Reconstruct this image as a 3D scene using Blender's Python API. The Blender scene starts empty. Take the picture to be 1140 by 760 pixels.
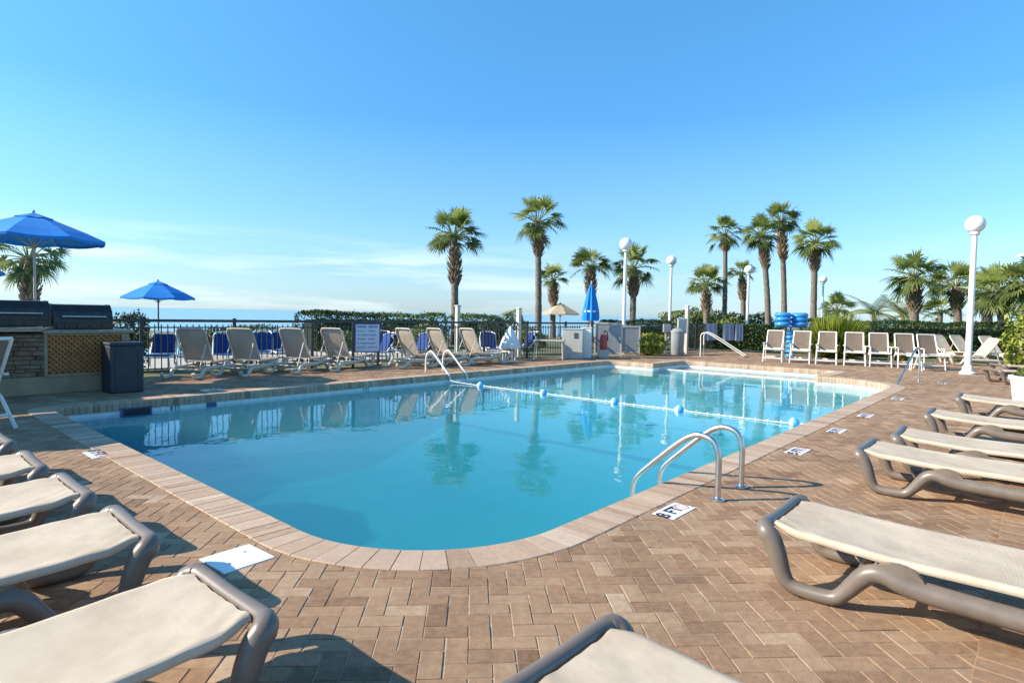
import bpy, bmesh, math, random
import numpy as np
from mathutils import Vector, Matrix
random.seed(7); np.random.seed(7)
R = math.radians
S = bpy.context.scene
COL = S.collection

# ------------------------------------------------------------------ camera model and site axes
CAMH, FPX, ROLL, PITCH = 1.45, 668.0, 0.019, R(2.5886)
UA = R(41.3)                                   # the pool's long axis, clockwise from +Y
UX = Vector((math.sin(UA), math.cos(UA), 0)); VX = Vector((-UX.y, UX.x, 0))
RZ_U = math.pi/2 - UA                          # rotation that turns local +x to the long axis
def W(u, v, z=0.0):
    p = UX*u + VX*v
    return Vector((p.x, p.y, z))
def to_uv(p): return p.x*UX.x + p.y*UX.y, p.x*VX.x + p.y*VX.y
def horizon(px): return 349.8 + ROLL*(px-570)
def spot(px, d, z=0.0):                        # a place at distance d in the direction of column px
    return Vector(((px-570)/FPX*d, d, z))
def height(px, py, d): return CAMH + (horizon(px)-py)/FPX*d
def ground(px, py, z=0.0):
    d = FPX*(CAMH-z)/(py-horizon(px))
    return Vector(((px-570 + (py-349.8)*ROLL)/FPX*d, d, z))

# ------------------------------------------------------------------ materials
MATS = {}
def material(name, col, rough=0.6, metal=0.0, var=0.0, vscale=4.0, bump=0.0, bscale=30.0, col2=None, trans=0.0, spec=0.5, coat=0.0, dirt=None, aniso=None):
    m = bpy.data.materials.new(name); m.use_nodes = True
    nt = m.node_tree; b = nt.nodes['Principled BSDF']
    b.inputs['Base Color'].default_value = (*col, 1)
    b.inputs['Roughness'].default_value = rough
    b.inputs['Metallic'].default_value = metal
    b.inputs['Specular IOR Level'].default_value = spec
    b.inputs['Coat Weight'].default_value = coat
    tc = nt.nodes.new('ShaderNodeTexCoord')
    if var > 0 or col2:
        n = nt.nodes.new('ShaderNodeTexNoise'); n.inputs['Scale'].default_value = vscale; n.inputs['Detail'].default_value = 6
        n.inputs['Roughness'].default_value = 0.65
        nt.links.new(tc.outputs['Object'], n.inputs['Vector'])
        r = nt.nodes.new('ShaderNodeValToRGB')
        c2 = col2 or tuple(max(0, c*(1-var)) for c in col)
        c1 = col if col2 else tuple(min(1, c*(1+var*0.5)) for c in col)
        r.color_ramp.elements[0].position = 0.35; r.color_ramp.elements[1].position = 0.68
        r.color_ramp.elements[0].color = (*c2, 1); r.color_ramp.elements[1].color = (*c1, 1)
        nt.links.new(n.outputs['Fac'], r.inputs['Fac'])
        nt.links.new(r.outputs['Color'], b.inputs['Base Color'])
    if bump > 0:
        n2 = nt.nodes.new('ShaderNodeTexNoise'); n2.inputs['Scale'].default_value = bscale; n2.inputs['Detail'].default_value = 5
        bp = nt.nodes.new('ShaderNodeBump'); bp.inputs['Strength'].default_value = bump; bp.inputs['Distance'].default_value = 0.01
        nt.links.new(tc.outputs['Object'], n2.inputs['Vector'])
        nt.links.new(n2.outputs['Fac'], bp.inputs['Height']); nt.links.new(bp.outputs['Normal'], b.inputs['Normal'])
    if trans > 0:
        out = nt.nodes['Material Output']; t = nt.nodes.new('ShaderNodeBsdfTranslucent'); mx = nt.nodes.new('ShaderNodeMixShader')
        t.inputs['Color'].default_value = (*col, 1); mx.inputs['Fac'].default_value = trans
        nt.links.new(b.outputs[0], mx.inputs[1]); nt.links.new(t.outputs[0], mx.inputs[2]); nt.links.new(mx.outputs[0], out.inputs['Surface'])
    MATS[name] = m
    return m

def brick_material(name, stops, rough=0.8, bump=0.25, stain=(0.70, 1.0)):
    """per-brick tint from the 'tint' attribute, with mottling inside each brick and broad worn patches"""
    m = bpy.data.materials.new(name); m.use_nodes = True
    nt = m.node_tree; b = nt.nodes['Principled BSDF']; N = nt.nodes.new; L = nt.links.new
    at = N('ShaderNodeAttribute'); at.attribute_name = 'tint'
    tc = N('ShaderNodeTexCoord')
    n = N('ShaderNodeTexNoise'); n.inputs['Scale'].default_value = 22; n.inputs['Detail'].default_value = 7; n.inputs['Roughness'].default_value = .7
    L(tc.outputs['Object'], n.inputs['Vector'])
    ma = N('ShaderNodeMath'); ma.operation = 'MULTIPLY_ADD'; ma.inputs[1].default_value = 1.0; ma.inputs[2].default_value = -.5
    L(n.outputs['Fac'], ma.inputs[0])
    ad = N('ShaderNodeMath'); ad.operation = 'ADD'; L(at.outputs['Fac'], ad.inputs[0]); L(ma.outputs[0], ad.inputs[1])
    r = N('ShaderNodeValToRGB'); cr = r.color_ramp
    while len(cr.elements) < len(stops): cr.elements.new(0.5)
    for e, (p, c) in zip(cr.elements, stops): e.position = p; e.color = (*c, 1)
    L(ad.outputs[0], r.inputs['Fac'])
    n3 = N('ShaderNodeTexNoise'); n3.inputs['Scale'].default_value = 0.9; n3.inputs['Detail'].default_value = 8; n3.inputs['Roughness'].default_value = .72
    L(tc.outputs['Object'], n3.inputs['Vector'])
    mr = N('ShaderNodeMapRange'); mr.inputs['From Min'].default_value = .34; mr.inputs['From Max'].default_value = .6
    mr.inputs['To Min'].default_value = stain[0]; mr.inputs['To Max'].default_value = stain[1]
    L(n3.outputs['Fac'], mr.inputs['Value'])
    mx = N('ShaderNodeMixRGB'); mx.blend_type = 'MULTIPLY'; mx.inputs['Fac'].default_value = 1
    L(r.outputs['Color'], mx.inputs['Color1']); L(mr.outputs[0], mx.inputs['Color2']); L(mx.outputs['Color'], b.inputs['Base Color'])
    b.inputs['Roughness'].default_value = rough; b.inputs['Specular IOR Level'].default_value = .3
    n2 = N('ShaderNodeTexNoise'); n2.inputs['Scale'].default_value = 90; n2.inputs['Detail'].default_value = 6
    L(tc.outputs['Object'], n2.inputs['Vector'])
    bp = N('ShaderNodeBump'); bp.inputs['Strength'].default_value = bump; bp.inputs['Distance'].default_value = .006
    L(n2.outputs['Fac'], bp.inputs['Height']); L(bp.outputs['Normal'], b.inputs['Normal'])
    MATS[name] = m; return m

def leaf_material(name, dark, light, trans=0.25, scale=1.3, rough=.5):
    m = bpy.data.materials.new(name); m.use_nodes = True
    nt = m.node_tree; b = nt.nodes['Principled BSDF']; N = nt.nodes.new; L = nt.links.new
    at = N('ShaderNodeAttribute'); at.attribute_name = 'tint'
    r = N('ShaderNodeValToRGB'); r.color_ramp.elements[0].color = (*dark, 1); r.color_ramp.elements[1].color = (*light, 1)
    L(at.outputs['Fac'], r.inputs['Fac']); L(r.outputs['Color'], b.inputs['Base Color'])
    b.inputs['Roughness'].default_value = rough; b.inputs['Specular IOR Level'].default_value = .35
    t = N('ShaderNodeBsdfTranslucent'); mx = N('ShaderNodeMixShader'); mx.inputs['Fac'].default_value = trans
    L(r.outputs['Color'], t.inputs['Color']); L(b.outputs[0], mx.inputs[1]); L(t.outputs[0], mx.inputs[2])
    L(mx.outputs[0], nt.nodes['Material Output'].inputs['Surface'])
    MATS[name] = m; return m

def sling_material(name, col, stain):
    m = bpy.data.materials.new(name); m.use_nodes = True
    nt = m.node_tree; b = nt.nodes['Principled BSDF']; N = nt.nodes.new; L = nt.links.new
    tc = N('ShaderNodeTexCoord'); oi = N('ShaderNodeObjectInfo')
    va = N('ShaderNodeVectorMath'); va.operation = 'ADD'
    sc = N('ShaderNodeMath'); sc.operation = 'MULTIPLY'; sc.inputs[1].default_value = 40; L(oi.outputs['Random'], sc.inputs[0])
    L(tc.outputs['Object'], va.inputs[0]); L(sc.outputs[0], va.inputs[1])
    n = N('ShaderNodeTexNoise'); n.inputs['Scale'].default_value = 3.2; n.inputs['Detail'].default_value = 6; n.inputs['Roughness'].default_value = .62
    L(va.outputs[0], n.inputs['Vector'])
    r = N('ShaderNodeValToRGB'); r.color_ramp.elements[0].position = .3; r.color_ramp.elements[1].position = .58
    r.color_ramp.elements[0].color = (*stain, 1); r.color_ramp.elements[1].color = (*col, 1)
    L(n.outputs['Fac'], r.inputs['Fac']); L(r.outputs['Color'], b.inputs['Base Color'])
    b.inputs['Roughness'].default_value = .75; b.inputs['Specular IOR Level'].default_value = .25
    w1 = N('ShaderNodeTexWave'); w1.bands_direction = 'X'; w1.inputs['Scale'].default_value = 70
    w2 = N('ShaderNodeTexWave'); w2.bands_direction = 'Y'; w2.inputs['Scale'].default_value = 70
    L(tc.outputs['Object'], w1.inputs['Vector']); L(tc.outputs['Object'], w2.inputs['Vector'])
    ad = N('ShaderNodeMath'); ad.operation = 'ADD'; L(w1.outputs['Fac'], ad.inputs[0]); L(w2.outputs['Fac'], ad.inputs[1])
    b1 = N('ShaderNodeBump'); b1.inputs['Strength'].default_value = .35; b1.inputs['Distance'].default_value = .002; L(ad.outputs[0], b1.inputs['Height'])
    n2 = N('ShaderNodeTexNoise'); n2.inputs['Scale'].default_value = 6; n2.inputs['Detail'].default_value = 3; L(va.outputs[0], n2.inputs['Vector'])
    b2 = N('ShaderNodeBump'); b2.inputs['Strength'].default_value = .35; b2.inputs['Distance'].default_value = .02
    L(n2.outputs['Fac'], b2.inputs['Height']); L(b1.outputs['Normal'], b2.inputs['Normal']); L(b2.outputs['Normal'], b.inputs['Normal'])
    t = N('ShaderNodeBsdfTranslucent'); mx = N('ShaderNodeMixShader'); mx.inputs['Fac'].default_value = .14
    L(r.outputs['Color'], t.inputs['Color']); L(b.outputs[0], mx.inputs[1]); L(t.outputs[0], mx.inputs[2])
    L(mx.outputs[0], nt.nodes['Material Output'].inputs['Surface'])
    MATS[name] = m; return m

paver = brick_material('paver_clay', [(0.0, (.150, .082, .044)), (.25, (.245, .142, .080)), (.5, (.325, .198, .114)), (.75, (.39, .255, .155)), (1.0, (.47, .34, .225))])
coping_clay = brick_material('coping_clay', [(0.0, (.32, .205, .130)), (.35, (.43, .295, .20)), (.7, (.49, .36, .255)), (1.0, (.56, .45, .345))], stain=(.84, 1.0))
joint_sand = material('joint_sand', (.40, .31, .22), .95, var=.35, vscale=9, bump=.3, bscale=120)
grass_m = material('turf', (.075, .115, .03), .95, col2=(.16, .15, .07), vscale=.7, bump=.5, bscale=60)
sand_m = material('dune_sand', (.50, .44, .34), .95, var=.3, vscale=.8, bump=.4, bscale=20)
concrete = material('concrete', (.46, .43, .38), .9, var=.25, vscale=3, bump=.2, bscale=60)
plaster = material('pool_plaster', (.72, .83, .85), .8, var=.06, vscale=.8)
tile_white = material('white_tile', (.78, .80, .80), .25, var=.12, vscale=9)
tile_blue = material('blue_tile', (.03, .07, .22), .25)
dark_hole = material('dark_plastic', (.012, .012, .014), .6)
taupe = material('taupe_resin', (.175, .138, .108), .36, var=.16, vscale=9, bump=.04, bscale=160, spec=.5)
cream_resin = material('cream_resin', (.58, .52, .43), .4, var=.15, vscale=7)
white_paint = material('white_paint', (.80, .79, .76), .4, var=.08, vscale=6)
white_alu = material('white_powder_coat', (.76, .71, .63), .42, var=.1, vscale=6)
sling_cream = sling_material('cream_sling', (.66, .54, .405), (.53, .415, .30))
sling_tan = sling_material('tan_sling', (.52, .43, .34), (.44, .36, .28))
sling_brown = sling_material('brown_sling', (.21, .16, .12), (.17, .13, .095))
sling_navy = sling_material('navy_sling', (.020, .065, .25), (.014, .045, .18))
steel = material('brushed_steel', (.66, .64, .60), .33, 1.0, var=.15, vscale=14)
dark_steel = material('grill_steel', (.05, .048, .046), .42, .6, var=.3, vscale=8)
black_metal = material('black_metal', (.010, .013, .020), .38, var=.2, vscale=12, spec=.6)
navy_plastic = material('navy_plastic', (.018, .024, .034), .5, var=.25, vscale=5, bump=.1, bscale=80)
blue_canvas = material('blue_canvas', (.005, .23, .66), .8, var=.12, vscale=3, bump=.15, bscale=220, trans=.07)
beige_canvas = material('beige_canvas', (.50, .42, .31), .85, var=.15, vscale=3, trans=.2)
globe_m = material('opal_globe', (.84, .83, .80), .3, var=.04, vscale=3)
stone_m = material('ledge_stone', (.27, .17, .095), .85, col2=(.09, .06, .04), vscale=7, bump=.5, bscale=30)
stone_b = material('ledge_stone_grey', (.28, .205, .13), .85, col2=(.12, .09, .06), vscale=6, bump=.5, bscale=30)
cedar = material('cedar_lattice', (.44, .18, .05), .7, var=.35, vscale=10)
cedar_back = material('cedar_backing', (.17, .07, .024), .85, var=.3, vscale=7)
stucco = material('beige_stucco', (.36, .265, .165), .9, var=.18, vscale=4, bump=.3, bscale=90)
counter_m = material('counter_slab', (.34, .265, .19), .5, var=.25, vscale=14)
bark = material('palm_bark', (.20, .165, .13), .95, var=.45, vscale=9, bump=.8, bscale=26)
boot_m = material('palm_boot', (.25, .175, .115), .9, var=.5, vscale=7, bump=.4, bscale=40)
stalk_m = material('palm_stalk', (.24, .26, .10), .7, var=.3, vscale=5)
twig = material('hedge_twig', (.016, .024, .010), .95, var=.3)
frond = leaf_material('palm_frond', (.040, .074, .020), (.34, .39, .10), .36)
dead_frond = leaf_material('dry_palm_frond', (.20, .13, .06), (.38, .27, .13), .2)
hedge_leaf = leaf_material('hedge_leaf', (.012, .030, .008), (.075, .125, .028), .18)
bright_leaf = leaf_material('bright_leaf', (.08, .12, .014), (.40, .43, .06), .3)
grape_leaf = leaf_material('sea_grape_leaf', (.05, .085, .018), (.22, .26, .065), .25)
grey_panel = material('grey_panel', (.30, .31, .31), .5, var=.12, vscale=3)
pale_panel = material('pale_panel', (.54, .505, .44), .5, var=.12, vscale=3)
screen_m = material('screen_cloth', (.035, .045, .045), .85, var=.3, vscale=5)
red_paint = material('red_paint', (.42, .06, .05), .4)
vinyl_blue = material('blue_vinyl', (.06, .40, .80), .16, var=.12, vscale=4, trans=.3, coat=.6)
float_blue = material('float_blue', (.10, .42, .76), .35)
rope_m = material('rope_white', (.74, .74, .72), .7)
ink = material('sign_ink', (.02, .025, .04), .6)
ink_red = material('sign_ink_red', (.55, .16, .14), .6)
sign_face = material('sign_face', (.55, .60, .70), .4, var=.08, vscale=5)
sign_ink = material('sign_blue_ink', (.12, .18, .38), .5)
sign_rose = material('sign_rose_ink', (.52, .36, .42), .5)
window_glass = material('window_glass', (.03, .05, .07), .08, spec=.8)
trunk_wood = material('bush_wood', (.10, .075, .05), .95, var=.3)
terra = material('terracotta', (.35, .16, .09), .85, var=.2)

# ------------------------------------------------------------------ mesh collecting
class MB:
    def __init__(s): s.v = []; s.f = []; s.m = []; s.t = []
    def add(s, vs, fs, mi=0, tint=None, M=None):
        o = len(s.v)
        s.v += [tuple(M @ Vector(p)) for p in vs] if M else [tuple(p) for p in vs]
        for f in fs:
            s.f.append(tuple(i+o for i in f)); s.m.append(mi); s.t.append(tint if tint is not None else .5)
        return s
    def box(s, c, d, mi=0, ch=0.0, M=None, tint=None):
        x, y, z = (k/2 for k in d); c = Vector(c)
        if ch <= 0:
            vs = [c+Vector((a*x, b*y, e*z)) for a in (-1, 1) for b in (-1, 1) for e in (-1, 1)]
            s.add(vs, [(0, 1, 3, 2), (4, 6, 7, 5), (0, 4, 5, 1), (2, 3, 7, 6), (0, 2, 6, 4), (1, 5, 7, 3)], mi, tint, M)
        else:
            bm = bmesh.new(); bmesh.ops.create_cube(bm, size=1)
            for v in bm.verts: v.co = Vector((v.co.x*d[0], v.co.y*d[1], v.co.z*d[2])) + c
            bmesh.ops.bevel(bm, geom=list(bm.edges), offset=ch, segments=2, affect='EDGES', profile=.5)
            bm.verts.index_update()
            s.add([v.co.copy() for v in bm.verts], [tuple(v.index for v in f.verts) for f in bm.faces], mi, tint, M); bm.free()
        return s
    def tube(s, pts, r, seg=10, mi=0, cap=True, M=None, squash=None, up=None):
        pts = [Vector(p) for p in pts]; n = len(pts)
        rs = r if isinstance(r, (list, tuple)) else [r]*n
        T = []
        for i in range(n):
            a = pts[max(0, i-1)]; b = pts[min(n-1, i+1)]; T.append((b-a).normalized())
        nrm = Vector(up) if up else (Vector((0, 0, 1)) if abs(T[0].z) < .9 else Vector((1, 0, 0)))
        nrm = (nrm - T[0]*nrm.dot(T[0])).normalized()
        vs = []
        for i in range(n):
            if i > 0:
                nrm = (nrm - T[i]*nrm.dot(T[i]))
                nrm = nrm.normalized() if nrm.length > 1e-6 else T[i].orthogonal().normalized()
            bn = T[i].cross(nrm)
            q = squash or (1, 1)
            for k in range(seg):
                a = 2*math.pi*k/seg
                vs.append(pts[i] + nrm*(math.cos(a)*rs[i]*q[0]) + bn*(math.sin(a)*rs[i]*q[1]))
        fs = [(i*seg+k, i*seg+(k+1) % seg, (i+1)*seg+(k+1) % seg, (i+1)*seg+k) for i in range(n-1) for k in range(seg)]
        if cap: fs += [tuple(reversed(range(seg))), tuple((n-1)*seg+k for k in range(seg))]
        return s.add(vs, fs, mi, None, M)
    def lathe(s, prof, seg=20, c=(0, 0, 0), mi=0, M=None):
        c = Vector(c); vs = []; n = len(prof)
        for r_, z in prof:
            for k in range(seg):
                a = 2*math.pi*k/seg; vs.append(c + Vector((math.cos(a)*r_, math.sin(a)*r_, z)))
        fs = [(i*seg+k, i*seg+(k+1) % seg, (i+1)*seg+(k+1) % seg, (i+1)*seg+k) for i in range(n-1) for k in range(seg)]
        fs += [tuple(reversed(range(seg))), tuple((n-1)*seg+k for k in range(seg))]
        return s.add(vs, fs, mi, None, M)
    def prism(s, poly, z0, z1, mi=0, M=None):
        n = len(poly); vs = [(x, y, z0) for x, y in poly] + [(x, y, z1) for x, y in poly]
        fs = [tuple(reversed(range(n))), tuple(range(n, 2*n))] + [(i, (i+1) % n, n+(i+1) % n, n+i) for i in range(n)]
        return s.add(vs, fs, mi, None, M)
    def mesh(s, name, mats, smooth=False, tint=False, merge=False):
        me = bpy.data.meshes.new(name); me.from_pydata(s.v, [], s.f)
        for m in (mats if isinstance(mats, (list, tuple)) else [mats]): me.materials.append(m)
        me.polygons.foreach_set('material_index', s.m)
        if smooth: me.polygons.foreach_set('use_smooth', [True]*len(s.f))
        if tint:
            a = me.attributes.new('tint', 'FLOAT', 'FACE'); a.data.foreach_set('value', s.t)
        me.update()
        if smooth is True and not tint:
            bm = bmesh.new(); bm.from_mesh(me)
            for e in bm.edges:
                if len(e.link_faces) == 2 and e.calc_face_angle(0) > .7: e.smooth = False
            bm.to_mesh(me); bm.free()
        return me

def props(o, label=None, cat=None, group=None, kind=None):
    if label: o['label'] = label
    if cat: o['category'] = cat
    if group: o['group'] = group
    if kind: o['kind'] = kind
    return o
def link(name, me, parent=None, loc=None, rz=0.0):
    o = bpy.data.objects.new(name, me); COL.objects.link(o)
    if parent: o.parent = parent
    if loc is not None: o.location = loc
    if rz: o.rotation_euler = (0, 0, rz)
    return o
def thing(name, label, cat, loc=(0, 0, 0), rz=0.0, group=None):
    return props(link(name, None, None, loc, rz), label, cat, group)
def part(name, mb, mats, parent, smooth=False, tint=False, loc=None, rz=0.0):
    return link(name, mb.mesh(name, mats, smooth, tint), parent, loc, rz)
def structure(name, mb, mats, smooth=False, tint=False):
    return props(link(name, mb.mesh(name, mats, smooth, tint)), kind='structure')
def copy_thing(src, loc, rz=0.0, label=None, group=None, scale=None):
    r_ = src.copy(); COL.objects.link(r_); r_.location = loc; r_.rotation_euler = (0, 0, rz)
    if scale: r_.scale = scale
    if label: r_['label'] = label
    if group: r_['group'] = group
    for ch in [o for o in CHILDREN(src)]:
        c = ch.copy(); COL.objects.link(c); c.parent = r_
        for g in CHILDREN(ch):
            d = g.copy(); COL.objects.link(d); d.parent = c
    return r_
def CHILDREN(o): return [c for c in COL.objects if c.parent == o]
def smooth_path(pts, n=6):
    P = [Vector(p) for p in pts]; out = []
    for i in range(len(P)-1):
        p0 = P[max(0, i-1)]; p1 = P[i]; p2 = P[i+1]; p3 = P[min(len(P)-1, i+2)]
        for k in range(n):
            t = k/n
            out.append(.5*((2*p1)+(p2-p0)*t+(2*p0-5*p1+4*p2-p3)*t*t+(3*p1-p0-3*p2+p3)*t**3))
    out.append(P[-1]); return out
def text_mesh(body, size, depth=0.0012, bold=0.0):
    cu = bpy.data.curves.new('lettering', 'FONT'); cu.body = body; cu.size = size; cu.extrude = depth; cu.offset = bold
    cu.align_x = 'CENTER'; cu.align_y = 'CENTER'
    o = bpy.data.objects.new('lettering', cu); COL.objects.link(o)
    bpy.context.view_layer.update()
    me = bpy.data.meshes.new_from_object(o.evaluated_get(bpy.context.evaluated_depsgraph_get()))
    bpy.data.objects.remove(o); bpy.data.curves.remove(cu)
    return me

# ------------------------------------------------------------------ pool outline (u, v)
U0, U1, V0, V1 = 2.0, 16.8, 2.4, 10.5
AU, AV0, AV1 = 19.0, 4.3, 8.95
WATER = -0.185
corners = [(U0, V0, 1.2), (U1, V0, 1.5), (U1, AV0, 0), (AU, AV0, .25), (AU, AV1, .25), (U1, AV1, 0), (U1, V1, .25), (U0, V1, .3)]
def outline(cs, seg=14):
    out = []; n = len(cs)
    for i, (x, y, r_) in enumerate(cs):
        p = Vector((x, y)); a = Vector(cs[i-1][:2]); b = Vector(cs[(i+1) % n][:2])
        if r_ <= 0: out.append((x, y)); continue
        da = (a-p).normalized(); db = (b-p).normalized()
        s_ = p+da*r_; e_ = p+db*r_; c = p+da*r_+db*r_
        a0 = math.atan2(s_.y-c.y, s_.x-c.x); a1 = math.atan2(e_.y-c.y, e_.x-c.x)
        dd = (a1-a0+math.pi) % (2*math.pi)-math.pi
        k = seg if r_ > .5 else 4
        out += [(c.x+r_*math.cos(a0+dd*j/k), c.y+r_*math.sin(a0+dd*j/k)) for j in range(k+1)]
    return out
POOL = outline(corners)
def offset(poly, d):                           # outward for a counter-clockwise outline
    n = len(poly); out = []
    for i in range(n):
        a, p, b = (Vector(poly[j % n]) for j in (i-1, i, i+1))
        n1 = Vector(((p-a).y, -(p-a).x)).normalized(); n2 = Vector(((b-p).y, -(b-p).x)).normalized()
        m = (n1+n2).normalized(); out.append(tuple(p+m*(d/max(.35, m.dot(n1)))))
    return out
def P3(uv, z): return W(uv[0], uv[1], z)

# ground sheet with the pool's bounding rectangle left open
gm = MB()
us = [-900, U0-.6, AU+.6, 34, 60, 900]; vs_ = [-900, V0-.6, V1+.6, 16, 34, 60]
def far_edge(x):                               # the dune edge where the land drops to the beach
    return 40 if x < -10 else (40+(x+10)*.35 if x < 12 else 47.7+(x-12)*1.6)
b2 = MB()
def ring_sheet(name, outer, inner, z, mat):
    bm = bmesh.new()
    for loop in (outer, inner):
        vv = [bm.verts.new((p[0], p[1], z)) for p in loop]
        for i in range(len(vv)): bm.edges.new((vv[i], vv[(i+1) % len(vv)]))
    bmesh.ops.triangle_fill(bm, use_beauty=True, edges=list(bm.edges))
    bmesh.ops.recalc_face_normals(bm, faces=list(bm.faces))
    if sum(f.normal.z for f in bm.faces) < 0: bmesh.ops.reverse_faces(bm, faces=list(bm.faces))
    me = bpy.data.meshes.new(name); bm.to_mesh(me); bm.free(); me.materials.append(mat)
    return props(link(name, me), kind='structure')
xs = [-900, -200, -60, -25, -10, 0, 6, 12, 20, 30, 45, 70, 140, 900]
hole = [W(U0-.55, V0-.55), W(AU+.55, V0-.55), W(AU+.55, V1+.55), W(U0-.55, V1+.55)]
edge_far = [(x, min(far_edge(x), 800)) for x in reversed(xs)]
ring_sheet('ground', [(-900, -400), (900, -400)] + edge_far, [(p.x, p.y) for p in hole], -.09, grass_m)
# the beach falls from the dune edge to below the sea
bm_ = MB()
n = len(edge_far)
vv = [(x, y, -.09) for x, y in edge_far] + [(x, y+6, -1.6) for x, y in edge_far] + [(x, y+40, -3.6) for x, y in edge_far]
ff = [(r_*n+i, r_*n+i+1, (r_+1)*n+i+1, (r_+1)*n+i) for r_ in range(2) for i in range(n-1)]
bm_.add(vv, ff); structure('beach', bm_, sand_m)

# sea: deep water with a faint swell
sea_m = bpy.data.materials.new('sea_water'); sea_m.use_nodes = True
nt = sea_m.node_tree; b = nt.nodes['Principled BSDF']
b.inputs['Base Color'].default_value = (.24, .41, .48, 1); b.inputs['Roughness'].default_value = .3; b.inputs['IOR'].default_value = 1.33
tc = nt.nodes.new('ShaderNodeTexCoord'); mp = nt.nodes.new('ShaderNodeMapping'); mp.inputs['Scale'].default_value = (.12, .5, 1)
nz = nt.nodes.new('ShaderNodeTexNoise'); nz.inputs['Scale'].default_value = 1; nz.inputs['Detail'].default_value = 6
bp = nt.nodes.new('ShaderNodeBump'); bp.inputs['Strength'].default_value = .5; bp.inputs['Distance'].default_value = .3
nt.links.new(tc.outputs['Object'], mp.inputs['Vector']); nt.links.new(mp.outputs[0], nz.inputs['Vector'])
nt.links.new(nz.outputs['Fac'], bp.inputs['Height']); nt.links.new(bp.outputs['Normal'], b.inputs['Normal'])
sm = MB(); sm.add([(-30000, 30, -3), (30000, 30, -3), (30000, 60000, -3), (-30000, 60000, -3)], [(0, 1, 2, 3)])
structure('sea', sm, sea_m)

# deck: mortar bed with the pool opening, then every paver as a chamfered brick
DU0, DU1, DV0 = -14.0, 26.5, -16.0
def fence_v(u): return 14.58 - .12*u           # line of the fence, slightly askew to the pool
deck_outer = [W(DU0, DV0), W(DU1, DV0), W(DU1, fence_v(DU1)-.05), W(DU0, fence_v(DU0)-.05)]
ring_sheet('deck_bed', [(p.x, p.y) for p in deck_outer], [(P3(q, 0).x, P3(q, 0).y) for q in offset(POOL, .12)], -.0035, joint_sand)

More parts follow.
